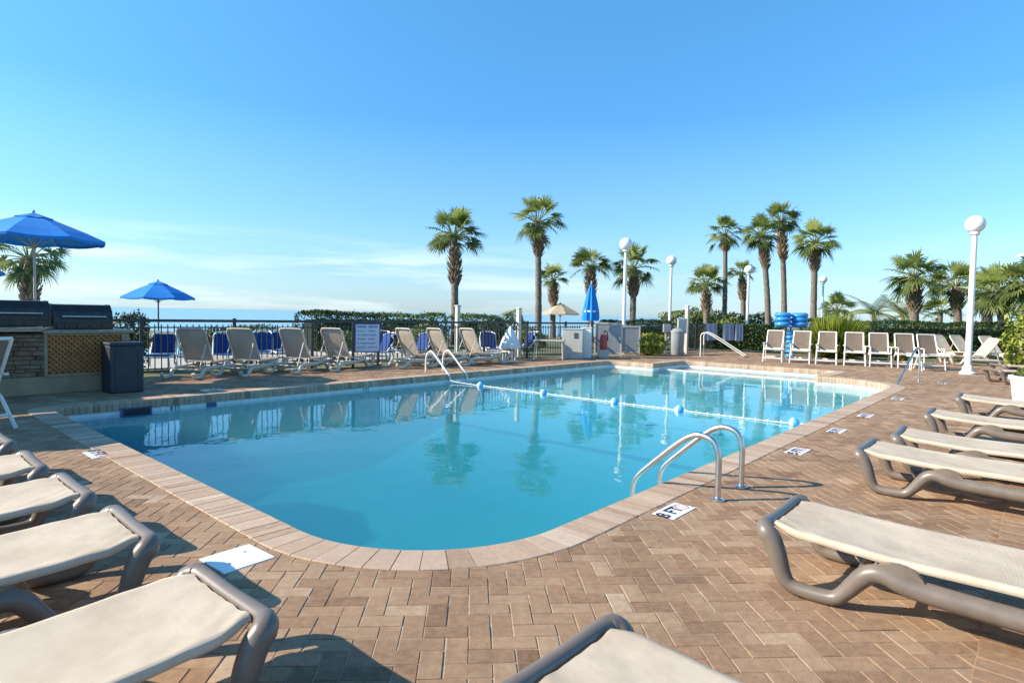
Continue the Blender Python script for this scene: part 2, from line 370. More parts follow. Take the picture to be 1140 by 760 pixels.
def pavers():
    ang = UA - R(45)                           # herringbone runs at 45 degrees to the pool
    ex = np.array([math.cos(ang), -math.sin(ang)]); ey = np.array([math.sin(ang), math.cos(ang)])
    s_ = .1015; N = 420
    I, J = np.meshgrid(np.arange(-300, 300), np.arange(-60, 330), indexing='ij')
    I = I.ravel(); J = J.ravel(); md = (I-J) % 4
    H = md == 0; Vv = md == 2
    cx = np.concatenate([I[H]+1.0, I[Vv]+.5])*s_; cy = np.concatenate([J[H]+.5, J[Vv]+0.0])*s_
    hx = np.concatenate([np.full(H.sum(), 1.0), np.full(Vv.sum(), .5)])*s_; hy = np.concatenate([np.full(H.sum(), .5), np.full(Vv.sum(), 1.0)])*s_
    C = cx[:, None]*ex+cy[:, None]*ey
    u_ = C@np.array([UX.x, UX.y]); v_ = C@np.array([VX.x, VX.y])
    keep = (u_ > DU0) & (u_ < DU1) & (v_ > DV0) & (v_ < 14.45-.12*u_)
    keep &= (C[:, 1] > 0.9) & (np.abs(C[:, 0]) < C[:, 1]*.95+2.2)
    keep &= np.abs(v_-.05) > .055               # room for the header course
    poly = np.array(offset(POOL, .165)); x2 = np.roll(poly, -1, 0)
    inside = np.zeros(len(C), bool)
    for (ax, ay), (bx, by) in zip(poly, x2):
        c_ = ((ay > v_) != (by > v_)) & (u_ < (bx-ax)*(v_-ay)/((by-ay) if by != ay else 1e-9)+ax)
        inside ^= c_
    keep &= ~inside
    C = C[keep]; hx = hx[keep]; hy = hy[keep]; k = len(C)
    # header course along the expansion line
    hu = np.arange(-4, DU1, .1015); hc = hu[:, None]*np.array([UX.x, UX.y])+.05*np.array([VX.x, VX.y])
    gap = .0021; ch = .0028; top = np.random.normal(0, .0009, k+len(hc)); top[k:] += .005 
    def verts(C, hx, hy, ex, ey, top):
        k = len(C); jx = np.random.normal(0, .0011, (k, 2)); C = C+jx
        rot = np.random.normal(0, .006, k); ax_ = ex[None]+rot[:, None]*ey[None]; ay_ = ey[None]-rot[:, None]*ex[None]
        out = np.zeros((k, 12, 3))
        for q, (a, b_) in enumerate(((-1, -1), (1, -1), (1, 1), (-1, 1))):
            for lay, (ins, zz) in enumerate(((gap+ch, 0.0), (gap, -ch), (gap, -.03))):
                px = C + ax_*(a*(hx-ins))[:, None] + ay_*(b_*(hy-ins))[:, None]
                out[:, lay*4+q, :2] = px; out[:, lay*4+q, 2] = zz+top
        return out
    A = verts(C, hx, hy, ex, ey, top[:k])
    B = verts(hc, np.full(len(hc), .0505), np.full(len(hc), .098), np.array([UX.x, UX.y]), np.array([VX.x, VX.y]), top[k:])
    V = np.concatenate([A, B]).reshape(-1, 3); K = k+len(hc)
    base = np.array([[0, 1, 2, 3]]+[[q, 4+q, 4+(q+1) % 4, (q+1) % 4] for q in range(4)]+[[4+q, 8+q, 8+(q+1) % 4, 4+(q+1) % 4] for q in range(4)])
    F = (base[None]+12*np.arange(K)[:, None, None]).reshape(-1, 4)
    me = bpy.data.meshes.new('pool_deck'); me.vertices.add(len(V)); me.vertices.foreach_set('co', V.ravel())
    me.loops.add(F.size); me.loops.foreach_set('vertex_index', F.ravel())
    me.polygons.add(len(F)); me.polygons.foreach_set('loop_start', np.arange(0, F.size, 4)); me.polygons.foreach_set('loop_total', np.full(len(F), 4))
    me.update(calc_edges=True)
    t = np.clip(np.random.normal(.51, .13, K), 0, 1); t[np.random.rand(K) < .035] += .3
    a = me.attributes.new('tint', 'FLOAT', 'FACE'); a.data.foreach_set('value', np.repeat(t, 9).astype(np.float32))
    me.materials.append(paver); me.polygons.foreach_set('use_smooth', np.zeros(len(F), bool)); me.validate()
    print('pavers', K)
    return props(link('pool_deck', me), kind='structure')
pavers()

# coping: a ring of header bricks with a rounded nose
def coping():
    mb = MB(); n = len(POOL); o1 = offset(POOL, 1.0)
    ring = []
    for i in range(n):
        a = Vector(POOL[i]); b_ = Vector(POOL[(i+1) % n]); ma = Vector(o1[i])-a; mbv = Vector(o1[(i+1) % n])-b_
        L_ = (b_-a).length
        ring.append((a, b_, ma, mbv, L_))
    total = sum(r_[4] for r_ in ring); pos = 0; step = .084
    # sample evenly along each straight run or arc
    samples = []
    i = 0
    for a, b_, ma, mbv, L_ in ring:
        k = max(1, round(L_/step)) if L_ > .16 else 1
        for j in range(k):
            t = j/k; straight = Vector(((b_-a).y, -(b_-a).x)).normalized()
            m = ma if j == 0 else (straight if L_ > .16 else ma.lerp(mbv, t))
            samples.append((a.lerp(b_, t), m))
    S_ = len(samples)
    prof = [(-.028, -.132), (-.035, -.035), (-.026, -.008), (-.008, .006), (.260, .006), (.266, .002), (.268, -.03)]
    g = .003
    for i in range(S_):
        (a, ma), (b_, mb_) = samples[i], samples[(i+1) % S_]
        d = (b_-a).normalized(); vs = []
        dz = random.gauss(0, .0008)
        for q, z in prof:
            p = a+ma*q+d*g; vs.append(P3((p.x, p.y), z+dz))
        for q, z in prof:
            p = b_+mb_*q-d*g; vs.append(P3((p.x, p.y), z+dz))
        m = len(prof); fs = [(j, j+m, j+1+m, j+1) for j in range(m-1)] + [tuple(range(m)), tuple(reversed(range(m, 2*m)))]
        mb.add(vs, fs, 0, min(1, max(0, random.gauss(.5, .2))))
    # mortar under the bricks
    inn = offset(POOL, -.02); out_ = offset(POOL, .255)
    vs = [P3(q, .002) for q in inn]+[P3(q, .002) for q in out_]+[P3(q, -.10) for q in inn]
    fs = [(j, n+j, n+(j+1) % n, (j+1) % n) for j in range(n)]+[(2*n+j, j, (j+1) % n, 2*n+(j+1) % n) for j in range(n)]
    mb.add(vs, fs, 1)
    return structure('pool_coping', mb, [coping_clay, joint_sand], tint=True)
coping()

# basin: walls, sloped floor, tiled band, steps in the far alcove
def floor_z(u):
    if u < 6.5: return -1.35
    if u < 11: return -1.35+(u-6.5)/4.5*.87
    return -.48+(u-11)*.012
def basin():
    mb = MB(); n = len(POOL)
    wall = [P3(q, -.10) for q in POOL]+[P3(q, floor_z(q[0])) for q in POOL]
    mb.add(wall, [(j, n+j, n+(j+1) % n, (j+1) % n) for j in range(n)])
    us_ = [U0-.3, 6.5, 11, U1, AU+.3]
    for a, b_ in zip(us_[:-1], us_[1:]):
        mb.add([W(a, V0-.3, floor_z(a)), W(b_, V0-.3, floor_z(b_)), W(b_, V1+.3, floor_z(b_)), W(a, V1+.3, floor_z(a))], [(0, 1, 2, 3)])
    ins = offset(POOL, -.006)
    mb.add([P3(q, -.10) for q in ins]+[P3(q, -.30) for q in ins], [(j, n+j, n+(j+1) % n, (j+1) % n) for j in range(n)], 1)
    # steps across the alcove, white nosings
    for a, b_, z in ((17.35, AU, -.25), (16.95, 17.35, -.32)):
        c = W((a+b_)/2, (AV0+AV1)/2); M = Matrix.Translation((c.x, c.y, 0)) @ Matrix.Rotation(RZ_U, 4, 'Z')
        mb.box((0, 0, (z-1.0)/2), (b_-a, AV1-AV0-.02, 1.0+z), 0, 0, M)
    c = W(17.40, (AV0+AV1)/2); M = Matrix.Translation((c.x, c.y, 0)) @ Matrix.Rotation(RZ_U, 4, 'Z')
    mb.box((0, 0, -.235), (.12, AV1-AV0-.03, .12), 1, 0, M)
    # dark tile line where the floor breaks, and at the deep end
    c = W(8.8, (V0+V1)/2); z = floor_z(8.8)+.012; sl = math.atan(.87/4.5)
    M = Matrix.Translation((c.x, c.y, z)) @ Matrix.Rotation(RZ_U, 4, 'Z') @ Matrix.Rotation(-sl, 4, 'Y')
    mb.box((0, 0, 0), (.12, V1-V0-.05, .012), 3, 0, M)
    return structure('pool_basin', mb, [plaster, tile_white, tile_blue, material('floor_line', (.22, .36, .50), .5)])
basin()
def wall_fixture():
    # skimmer mouth in the far wall with its tiles
    t = thing('pool_skimmer', 'black skimmer opening in the shaded far pool wall', 'skimmer', W(3.12, V1-.01, 0), RZ_U)
    mb = MB(); mb.box((0, -.012, -.165), (.36, .02, .10), 0, 0); part('mouth', mb, dark_hole, t)
    mb = MB()
    for x, z, sx, sz in ((0, -.106, .42, .022), (0, -.224, .42, .022), (-.197, -.165, .03, .14), (.197, -.165, .03, .14)): mb.box((x, -.014, z), (sx, .03, sz))
    part('frame', mb, tile_blue, t)
wall_fixture()

# pool water: a closed body, clear surface over an absorbing volume
wm = bpy.data.materials.new('pool_water'); wm.use_nodes = True
nt = wm.node_tree; N = nt.nodes.new; L = nt.links.new
for nd in list(nt.nodes): nt.nodes.remove(nd)
out = N('ShaderNodeOutputMaterial'); tr = N('ShaderNodeBsdfTransparent'); gl = N('ShaderNodeBsdfGlossy'); gl.inputs['Roughness'].default_value = .012
lw = N('ShaderNodeLayerWeight'); lw.inputs['Blend'].default_value = .5
pw = N('ShaderNodeMath'); pw.operation = 'POWER'; pw.inputs[1].default_value = 5.0; L(lw.outputs['Facing'], pw.inputs[0])
fr = N('ShaderNodeMath'); fr.operation = 'MULTIPLY_ADD'; fr.inputs[1].default_value = .98; fr.inputs[2].default_value = .02; L(pw.outputs[0], fr.inputs[0])
tc = N('ShaderNodeTexCoord'); n1 = N('ShaderNodeTexNoise'); n1.inputs['Scale'].default_value = 2.2; n1.inputs['Detail'].default_value = 3; n1.inputs['Distortion'].default_value = .6
n2 = N('ShaderNodeTexNoise'); n2.inputs['Scale'].default_value = .55; n2.inputs['Detail'].default_value = 2
L(tc.outputs['Object'], n1.inputs['Vector']); L(tc.outputs['Object'], n2.inputs['Vector'])
ad = N('ShaderNodeMath'); ad.operation = 'MULTIPLY_ADD'; ad.inputs[1].default_value = 2.2; L(n2.outputs['Fac'], ad.inputs[0]); L(n1.outputs['Fac'], ad.inputs[2])
bp = N('ShaderNodeBump'); bp.inputs['Strength'].default_value = .06; bp.inputs['Distance'].default_value = .05; L(ad.outputs[0], bp.inputs['Height'])
L(bp.outputs['Normal'], gl.inputs['Normal']); L(bp.outputs['Normal'], lw.inputs['Normal'])
mx = N('ShaderNodeMixShader'); L(fr.outputs[0], mx.inputs['Fac']); L(tr.outputs[0], mx.inputs[1]); L(gl.outputs[0], mx.inputs[2]); L(mx.outputs[0], out.inputs['Surface'])
va = N('ShaderNodeVolumeAbsorption'); va.inputs['Color'].default_value = (.05, .66, .722, 1); va.inputs['Density'].default_value = .86
vsc = N('ShaderNodeVolumeScatter'); vsc.inputs['Color'].default_value = (.22, .86, .89, 1); vsc.inputs['Density'].default_value = .22
vad = N('ShaderNodeAddShader'); L(va.outputs[0], vad.inputs[0]); L(vsc.outputs[0], vad.inputs[1]); L(vad.outputs[0], out.inputs['Volume'])
clear = bpy.data.materials.new('pool_water_inside'); clear.use_nodes = True
nt = clear.node_tree
for nd in list(nt.nodes): nt.nodes.remove(nd)
out = nt.nodes.new('ShaderNodeOutputMaterial'); tr = nt.nodes.new('ShaderNodeBsdfTransparent'); nt.links.new(tr.outputs[0], out.inputs['Surface'])
va = nt.nodes.new('ShaderNodeVolumeAbsorption'); va.inputs['Color'].default_value = (.05, .66, .722, 1); va.inputs['Density'].default_value = .86
vsc = nt.nodes.new('ShaderNodeVolumeScatter'); vsc.inputs['Color'].default_value = (.22, .86, .89, 1); vsc.inputs['Density'].default_value = .22
vad = nt.nodes.new('ShaderNodeAddShader'); nt.links.new(va.outputs[0], vad.inputs[0]); nt.links.new(vsc.outputs[0], vad.inputs[1]); nt.links.new(vad.outputs[0], out.inputs['Volume'])
wb = MB(); ins = offset(POOL, .004); n = len(ins)
wb.add([P3(q, WATER) for q in ins]+[P3(q, -2.4) for q in ins], [tuple(range(n))], 0)
wb.f += [(j, (j+1) % n, n+(j+1) % n, n+j)[::-1] for j in range(n)]+[tuple(reversed(range(n, 2*n)))]; wb.m += [1]*(n+1); wb.t += [.5]*(n+1)
structure('pool_water', wb, [wm, clear])

# ------------------------------------------------------------------ depth markers, skimmer lid
def marker(u, v, rz, digits, label, symbol=True, w=.36, d=.18):
    t = thing('depth_marker', label, 'depth marker', W(u, v, -.003), rz, 'depth markers set in the deck')
    mb = MB(); mb.box((0, 0, .002), (w, d, .012), 0, .002); part('tile', mb, tile_white, t)
    me = text_mesh(digits, .15, .0012, .003); me.materials.append(ink); o = link('lettering', me, t, (-.065, 0, .0095))
    if symbol:
        mb = MB(); ring = [(math.cos(a)*.052+.115, math.sin(a)*.052, .0095) for a in np.linspace(0, 2*math.pi, 25)]
        mb.tube(ring, .0045, 6, squash=(.35, 1)); mb.tube([(.08, .036, .0095), (.15, -.036, .0095)], .0045, 6, squash=(.35, 1))
        part('emblem', mb, ink_red, t)
    return t
marker(4.16, 2.0, RZ_U, '8 FT', 'white depth marker reading 8 FT beside the near handrail posts')
marker(7.05, 1.95, RZ_U, '5 FT', 'white depth marker between the pool edge and the second taupe lounger foot')
marker(8.75, 1.95, RZ_U, '5 FT', 'white depth marker second beyond the handrail along the right pool edge')
marker(10.5, 1.95, RZ_U, '4 FT', 'white depth marker third beyond the handrail along the right pool edge')
marker(13.3, 1.95, RZ_U, '3 FT', 'small far depth marker near the rounded right corner of the pool')
marker(17.6, 1.7, RZ_U, '3 FT', 'thin far depth marker beyond the rounded right corner near the white lamp post')
marker(1.72, 6.9, RZ_U-math.pi/2, '8 FT', 'white depth marker at the shadow edge by the left pool edge')
marker(4.5, 11.05, RZ_U+math.pi, '8 FT', 'shaded depth marker on the deck above the skimmer opening', symbol=False)
t = thing('skimmer_lid', 'plain white square skimmer lid in pavers by near left pool edge', 'skimmer lid', W(1.54, 3.45, -.003), RZ_U+.05)
mb = MB(); mb.box((0, 0, .003), (.30, .30, .012), 0, .003); part('plate', mb, tile_white, t)
for x, y in ((.07, .05), (-.07, -.05)): part('screw', MB().lathe([(.008, .0085), (.008, .0098), (.0, .0098)], 10, (x, y, 0)), dark_hole, t)
# marker tile on the far wall
def wall_tile(u, txt, label):
    t = thing('wall_depth_tile', label, 'depth marker', W(u, V1-.008, 0), RZ_U, 'depth tiles on the far pool wall')
    mb = MB(); mb.box((0, -.004, -.162), (.44, .012, .085)); part('tile', mb, tile_white, t)
    me = text_mesh(txt, .085, .001, .002); me.materials.append(ink); o = link('lettering', me, t, (0, -.0115, -.163)); o.rotation_euler = (math.pi/2, 0, 0)
wall_tile(3.68, '8 FT', 'white tile lettered 8 FT on the shaded pool wall next to the skimmer')
wall_tile(7.35, '5 FT', 'small white depth tile on the pool wall below the fourth tan lounger')
t = thing('wall_tile', 'dark blue tile in the pool wall right of the 8 FT tile', 'tile', W(4.25, V1-.008, 0), RZ_U)
mb = MB(); mb.box((0, -.004, -.162), (.16, .014, .10)); part('tile_face', mb, tile_blue, t)

# ------------------------------------------------------------------ loungers
def make_lounger(raise_deg, frame_m, sling_m, label, group, name='sun_lounger'):
    t = thing(name, label, 'sun lounger', (0, 0, 0), 0, group)
    side = [(1.99, .13), (1.95, .06), (1.88, .036), (1.74, .036), (1.68, .06), (1.60, .165), (1.52, .185), (1.2, .185), (.95, .188), (.72, .20), (.62, .225), (.565, .222), (.52, .19), (.44, .085), (.40, .048), (.34, .038), (.24, .038), (.18, .052), (.145, .10), (.115, .19), (.085, .265), (.055, .302)]
    rad = [.036]*5+[.044]*2+[.050]*3+[.047]*3+[.038]*5+[.043, .049, .051, .050]
    path = [(-.325, -a, z) for a, z in side]
    rr = list(rad)
    path += [(-.298, -.036, .318), (-.25, -.030, .322), (0, -.030, .320), (.25, -.030, .322), (.298, -.036, .318)]
    rr += [.044, .036, .032, .036, .044]
    path += [(.325, -a, z) for a, z in reversed(side)]; rr += list(reversed(rad))
    k = 4; sp = smooth_path(path, k); ri = []
    for i in range(len(path)-1): ri += [rr[i]+(rr[i+1]-rr[i])*j/k for j in range(k)]
    ri.append(rr[-1])
    mb = MB(); mb.tube(sp, ri, 12, up=(1, 0, 0)); part('frame', mb, frame_m, t, True)
    # pivot brackets beside the hump and under-sling braces
    for s_ in (-1, 1):
        mb = MB(); pts = [(.115*math.cos(a), .085*math.sin(a)) for a in np.linspace(0, math.pi, 13)]
        M = Matrix.Translation((s_*.331, -.66, .212)) @ Matrix.Rotation(math.pi/2, 4, 'X') @ Matrix.Rotation(0, 4, 'Z')
        M = Matrix(((0, 0, 1, s_*.331-.017), (-1, 0, 0, -.665), (0, 1, 0, .215), (0, 0, 0, 1)))
        mb.prism(pts, 0, .034, 0, M); part('bracket', mb, frame_m, t)
    for a in (.50, 1.17, 1.62):
        mb = MB(); mb.tube([(-.30, -a, .205 if a != 1.62 else .17), (.30, -a, .205 if a != 1.62 else .17)], .018, 8); part('crossbar', mb, frame_m, t, True)
    # seat sling: dips from the foot bar, hems roll down at both sides
    def sheet(t0, t1, zf, wf, ns, xf=None):
        cs = [(-1, -.038), (-1.03, -.024), (-1.025, -.008), (-1, 0), (-.92, .001)]+[(x, -.010*(1-x*x)) for x in np.linspace(-.84, .84, 15)]+[(.92, .001), (1, 0), (1.025, -.008), (1.03, -.024), (1, -.038)]
        mb = MB(); vs = []; m = len(cs)
        for i in range(ns+1):
            a = t0+(t1-t0)*i/ns; w = wf(a)
            for x, dz in cs:
                wr = .0045*math.sin(a*34-abs(x)*16)*(.25+abs(x))*math.exp(-max(0, a-t0)*6)+.0022*math.sin(a*9+x*5)*math.sin(x*4+a*3)
                hem = min(1, (a-t0)/.1+.35)
                vs.append((x*w, -a, zf(a)+dz*(hem if dz < -.011 else 1)+wr))
        fs = [(i*m+j, i*m+j+1, (i+1)*m+j+1, (i+1)*m+j) for i in range(ns) for j in range(m-1)]
        mb.add(vs, fs); return mb
    ss = lambda x: max(0, min(1, x))**2*(3-2*max(0, min(1, x)))
    zf = lambda a: .345-.033*ss((a+.05)/.75)
    wf = lambda a: .262+.040*ss((a-.055)/.16)
    part('sling', sheet(.074, 1.16, zf, wf, 60), sling_m, t, 2)
    # backrest: its own rail and sling, hinged at the seat
    hinge = Vector((0, -1.16, .311)); ra = R(raise_deg)
    mb = sheet(1.19, 1.93, lambda a: .311+.012*ss((a-1.8)/.13), lambda a: .302-.045*ss((a-1.82)/.11), 20)
    def turn(p):
        q = Vector(p)-hinge; c, s_ = math.cos(ra), math.sin(ra)
        return hinge+Vector((q.x, q.y*c+q.z*s_, -q.y*s_+q.z*c))
    mb.v = [tuple(turn(p)) for p in mb.v]; part('backrest', mb, sling_m, t, 2)
    mb = MB(); bp_ = [(-.30, -1.16, .292), (-.302, -1.5, .292), (-.30, -1.84, .294), (-.27, -1.93, .298), (-.2, -1.955, .30), (.2, -1.955, .30), (.27, -1.93, .298), (.30, -1.84, .294), (.302, -1.5, .292), (.30, -1.16, .292)]
    mb.tube([turn(p) for p in smooth_path(bp_, 4)], .020, 8, up=(0, 0, 1)); part('backrest_frame', mb, frame_m, t, True)
    if raise_deg > 10:
        top = turn((0, -1.62, .27))
        for s_ in (-1, 1): part('prop', MB().tube([(s_*.27, top.y, top.z), (s_*.27, -1.66, .17)], .014, 8), frame_m, t, True)
    return t

LG, RG, BG = 'taupe loungers along the left deck', 'taupe loungers along the right deck', 'tan loungers beyond the pool'
proto = make_lounger(0, taupe, sling_cream, 'large cream sling lounger with taupe frame filling the near left corner', LG)
# left row: feet toward the pool, axis along the long side
left_near_v = [(2.02, 1.055), (3.14, 1.045), (4.13, 1.02), (5.05, .98), (6.15, .97)]
left_labels = [None, 'second cream lounger from the near left corner, its foot end clear of the frame',
               'third cream lounger from the near left corner, beside two similar ones',
               'fourth cream lounger from near left, only its foot end showing', 'farthest cream lounger of the left row, by the left picture edge']
for i, (v_, uf) in enumerate(left_near_v):
    o = proto if i == 0 else copy_thing(proto, (0, 0, 0), 0, left_labels[i])
    o.location = W(uf, v_+.345); o.rotation_euler = (0, 0, -UA+R((.8, -1.2, .5, -1, 1.5)[i]))
right = [(1.56, 1.17, 'cream lounger corner rising at the bottom centre of the deck'), (3.66, 1.12, 'big cream lounger at right with its looped taupe leg nearest the viewer'),
         (6.13, 1.16, 'cream lounger at right behind the big nearest one, leg loop and shadow in view'), (7.14, 1.06, 'third cream lounger of the right row, close behind another lounger'),
         (9.04, 1.02, 'fourth cream lounger of the right row with taupe pivot bracket'), (11.4, .92, 'fifth cream lounger of the right row just before the white planter')]
for i, (uc, vf, lab) in enumerate(right):
    copy_thing(proto, W(uc, vf), RZ_U+R((-.3, 0, -1, 1.5, -.5, .8)[i]), lab, RG)
back = make_lounger(64, cream_resin, sling_tan, 'tan lounger with raised back nearest the bar, leftmost of the far row', BG)
px_back = [(218, 12.75, 2), (272, 13.3, 7), (329, 14.1, 12), (374, 14.8, 18), (455, 15.9, 38), (489, 16.5, 41), (525, 17.1, 43)]
lab_b = [None, 'tan raised lounger second from the left in the far row', 'tan raised lounger third from the left in the far row', 'tan raised lounger just left of the rules sign',
         'tan raised lounger just right of the rules sign', 'tan raised lounger behind the white pool ladder', 'tan raised lounger at the right end of the far row, by the white post']
for i, (px, d, th) in enumerate(px_back):
    hd = spot(px, d); th = R(th)
    loc = hd + Vector((math.sin(th), math.cos(th), 0))*1.3     # the foot end lies ahead of the hinge
    if i == 0: back.location = loc; back.rotation_euler = (0, 0, -th)
    else: copy_thing(back, loc, -th, lab_b[i])
# far right loungers
rb = make_lounger(52, cream_resin, sling_cream, 'cream lounger with raised back seen side on right of the lamp post', 'cream loungers on the far right deck')
rb.location = spot(1050, 20.8); rb.rotation_euler = (0, 0, R(84))
for i, (px, d, rz, lab) in enumerate([(1060, 24.4, 12, 'cream raised lounger behind the last white chair, against the hedge'), (1082, 24.2, 14, 'cream raised lounger just left of the tall lamp post by the hedge'), (1112, 23.6, 8, 'cream raised lounger just right of the tall lamp post by the hedge')]):
    p = spot(px-2, d); copy_thing(rb, p+Vector((0, -1.3, 0)), R(rz+180), lab)
flat_far = copy_thing(proto, spot(1104, 14.6), R(80), 'cream flat lounger lying right of the lamp post, behind the white planter', 'cream loungers on the far right deck')
copy_thing(proto, spot(1110, 16.4), R(78), 'farther cream flat lounger right of the lamp post', 'cream loungers on the far right deck')

# ------------------------------------------------------------------ white sling chairs
def make_chair(label, group):
    t = thing('sling_chair', label, 'chair', (0, 0, 0), 0, group)   # local +y is the way it faces
    def bar(a, b_, r_=.021): return MB().tube([a, b_], r_, 8)
    for s_ in (-1, 1):
        part('leg', MB().tube([(s_*.30, .27, 0), (s_*.285, .20, .42), (s_*.285, .19, .62)], [.020, .022, .02], 8), white_alu, t, True)
        part('leg', MB().tube([(s_*.30, -.33, 0), (s_*.285, -.16, .36), (s_*.285, -.08, .44)], .021, 8), white_alu, t, True)
        part('arm', MB().box((s_*.30, .0, .635), (.055, .46, .028), 0, .009), white_alu, t)
        part('back_upright', MB().tube(smooth_path([(s_*.265, -.08, .40), (s_*.262, -.17, .62), (s_*.258, -.27, .88), (s_*.255, -.34, 1.06)], 3), .023, 8), white_alu, t, True)
        part('seat_rail', MB().tube([(s_*.27, .24, .43), (s_*.27, -.12, .405)], .02, 8), white_alu, t, True)
    for a, b_ in (((-.255, -.34, 1.06), (.255, -.34, 1.06)), ((-.27, .24, .43), (.27, .24, .43)), ((-.26, -.10, .455), (.26, -.10, .455)), ((-.295, .245, .13), (.295, .245, .13)), ((-.29, -.24, .16), (.29, -.24, .16))):
        part('crossbar', bar(a, b_), white_alu, t, True)
    def cloth(pts, w):
        mb = MB(); m = 9; vs = []
        for y, z, sag in pts:
            for x in np.linspace(-1, 1, m): vs.append((x*w, y-sag*(1-x*x)*.6, z-sag*(1-x*x)*.8))
        mb.add(vs, [(i*m+j, i*m+j+1, (i+1)*m+j+1, (i+1)*m+j) for i in range(len(pts)-1) for j in range(m-1)]); return mb
    part('seat', cloth([(.23, .435, .0), (.12, .43, .015), (0, .42, .02), (-.11, .41, .015)], .255), sling_brown, t, 2)
    part('backrest', cloth([(-.115, .48, .01), (-.17, .62, .02), (-.22, .75, .02), (-.27, .88, .015), (-.33, 1.035, .005)], .245), sling_brown, t, 2)
    return t
CG = 'white framed sling chairs in a row by the far end of the pool'
chair_px = [(862, 20.6, 0), (892, 20.1, 0), (921, 19.8, 2), (952, 19.5, 6), (980, 19.2, 10), (1010, 18.9, 16), (1037, 18.4, 24)]
clab = ['white framed brown sling chair heading the row, just left of the blue tubes', 'white framed brown sling chair in front of the blue tubes', 'white framed chair third from the left in the row, before the yellow green bush',
        'white framed chair fourth from the left in the row of seven', 'white framed chair fifth in the row, left of the stair handrail', 'white framed chair sixth in the row, behind the stair handrail', 'white framed chair at the right end of the row, turned aside']
chair = make_chair(clab[0], CG)
for i, (px, d, tw) in enumerate(chair_px):
    o = chair if i == 0 else copy_thing(chair, (0, 0, 0), 0, clab[i])
    o.location = spot(px, d); o.rotation_euler = (0, 0, math.pi/2+R(90-32)+R(tw))
copy_thing(chair, spot(-42, 6.75), R(84), 'white sling chair in the shade before the stone bar corner', 'white sling chairs by the bar')
t = thing('side_table', 'low white side table standing between the last chairs of the row', 'table', spot(1021, 17.9), R(20))
mb = MB(); mb.lathe([(.0, .42), (.25, .42), (.26, .435), (.25, .45), (0, .45)], 24); part('tabletop', mb, white_paint, t, True)
for a in range(4): part('leg', MB().tube([(.2*math.cos(a*1.57), .2*math.sin(a*1.57), 0), (.14*math.cos(a*1.57), .14*math.sin(a*1.57), .425)], .014, 8), white_paint, t, True)

# ------------------------------------------------------------------ handrails
def rail_pair(name, label, loc, rz, pts, gap, r_=.021, mat=steel, flange=True, cat='handrail', treads=()):
    t = thing(name, label, cat, loc, rz)
    for s_ in (-.5, .5):
        part('rail', MB().tube(smooth_path([(s_*gap, y, z) for y, z in pts], 6), r_, 12), mat, t, True)
        if flange: part('flange', MB().lathe([(.055, .0), (.055, .012), (.035, .022), (.024, .028)], 20, (s_*gap, pts[0][0], .001)), mat, t, True)
    for z, y in treads: part('tread', MB().box((0, y, z), (gap, .06, .025), 0, .006), white_paint, t)
    return t
grab = [(-.06, 0), (-.06, .22), (-.055, .36), (-.01, .465), (.09, .50), (.19, .475), (.32, .38), (.56, .16), (.66, .055), (.70, -.03), (.705, -.16), (.705, -.45), (.70, -1.0)]
rail_pair('pool_handrail', 'pair of arched steel grab rails at the near right pool edge', W(4.90, 1.93), RZ_U, grab, .50, .024, steel, True, 'handrail', ((-.42, .72), (-.68, .72), (-.94, .72)))
lad = [(0, 0), (0, .25), (.03, .40), (.13, .50), (.27, .47), (.74, .07), (.85, -.05), (.88, -.2), (.88, -.5), (.88, -1.0)]
rail_pair('pool_ladder', 'white ladder rails on the far edge of the pool by the float line', W(9.95, V1+.80), RZ_U+math.pi, lad, .56, .024, white_alu, False, 'ladder', ((-.35, .90), (-.62, .90), (-.9, .90)))
stair = [(0, 0), (0, .45), (.0, .72), (.06, .84), (.18, .86), (.42, .80), (.9, .50), (1.5, .1), (1.75, -.1), (1.8, -.3), (1.8, -.9)]
t = thing('stair_handrail', 'single steel stair rail sloping into the pool near the right corner', 'handrail', spot(1025, 14.6), R(128))
part('rail', MB().tube(smooth_path([(0, y*.8, z*.95) for y, z in stair], 6), .022, 12), steel, t, True)
part('flange', MB().lathe([(.055, 0), (.055, .012), (.024, .026)], 16, (0, 0, .001)), steel, t, True)
spa_st = [(0, 0), (0, .5), (0, .78), (.08, .88), (.22, .88), (.5, .74), (1.2, .30), (1.55, .08)]
rail_pair('spa_handrail', 'pair of tall pale stair rails beyond the steps at the far pool end', spot(782, 23.0), R(-118), spa_st, .62, .021, white_alu, False)

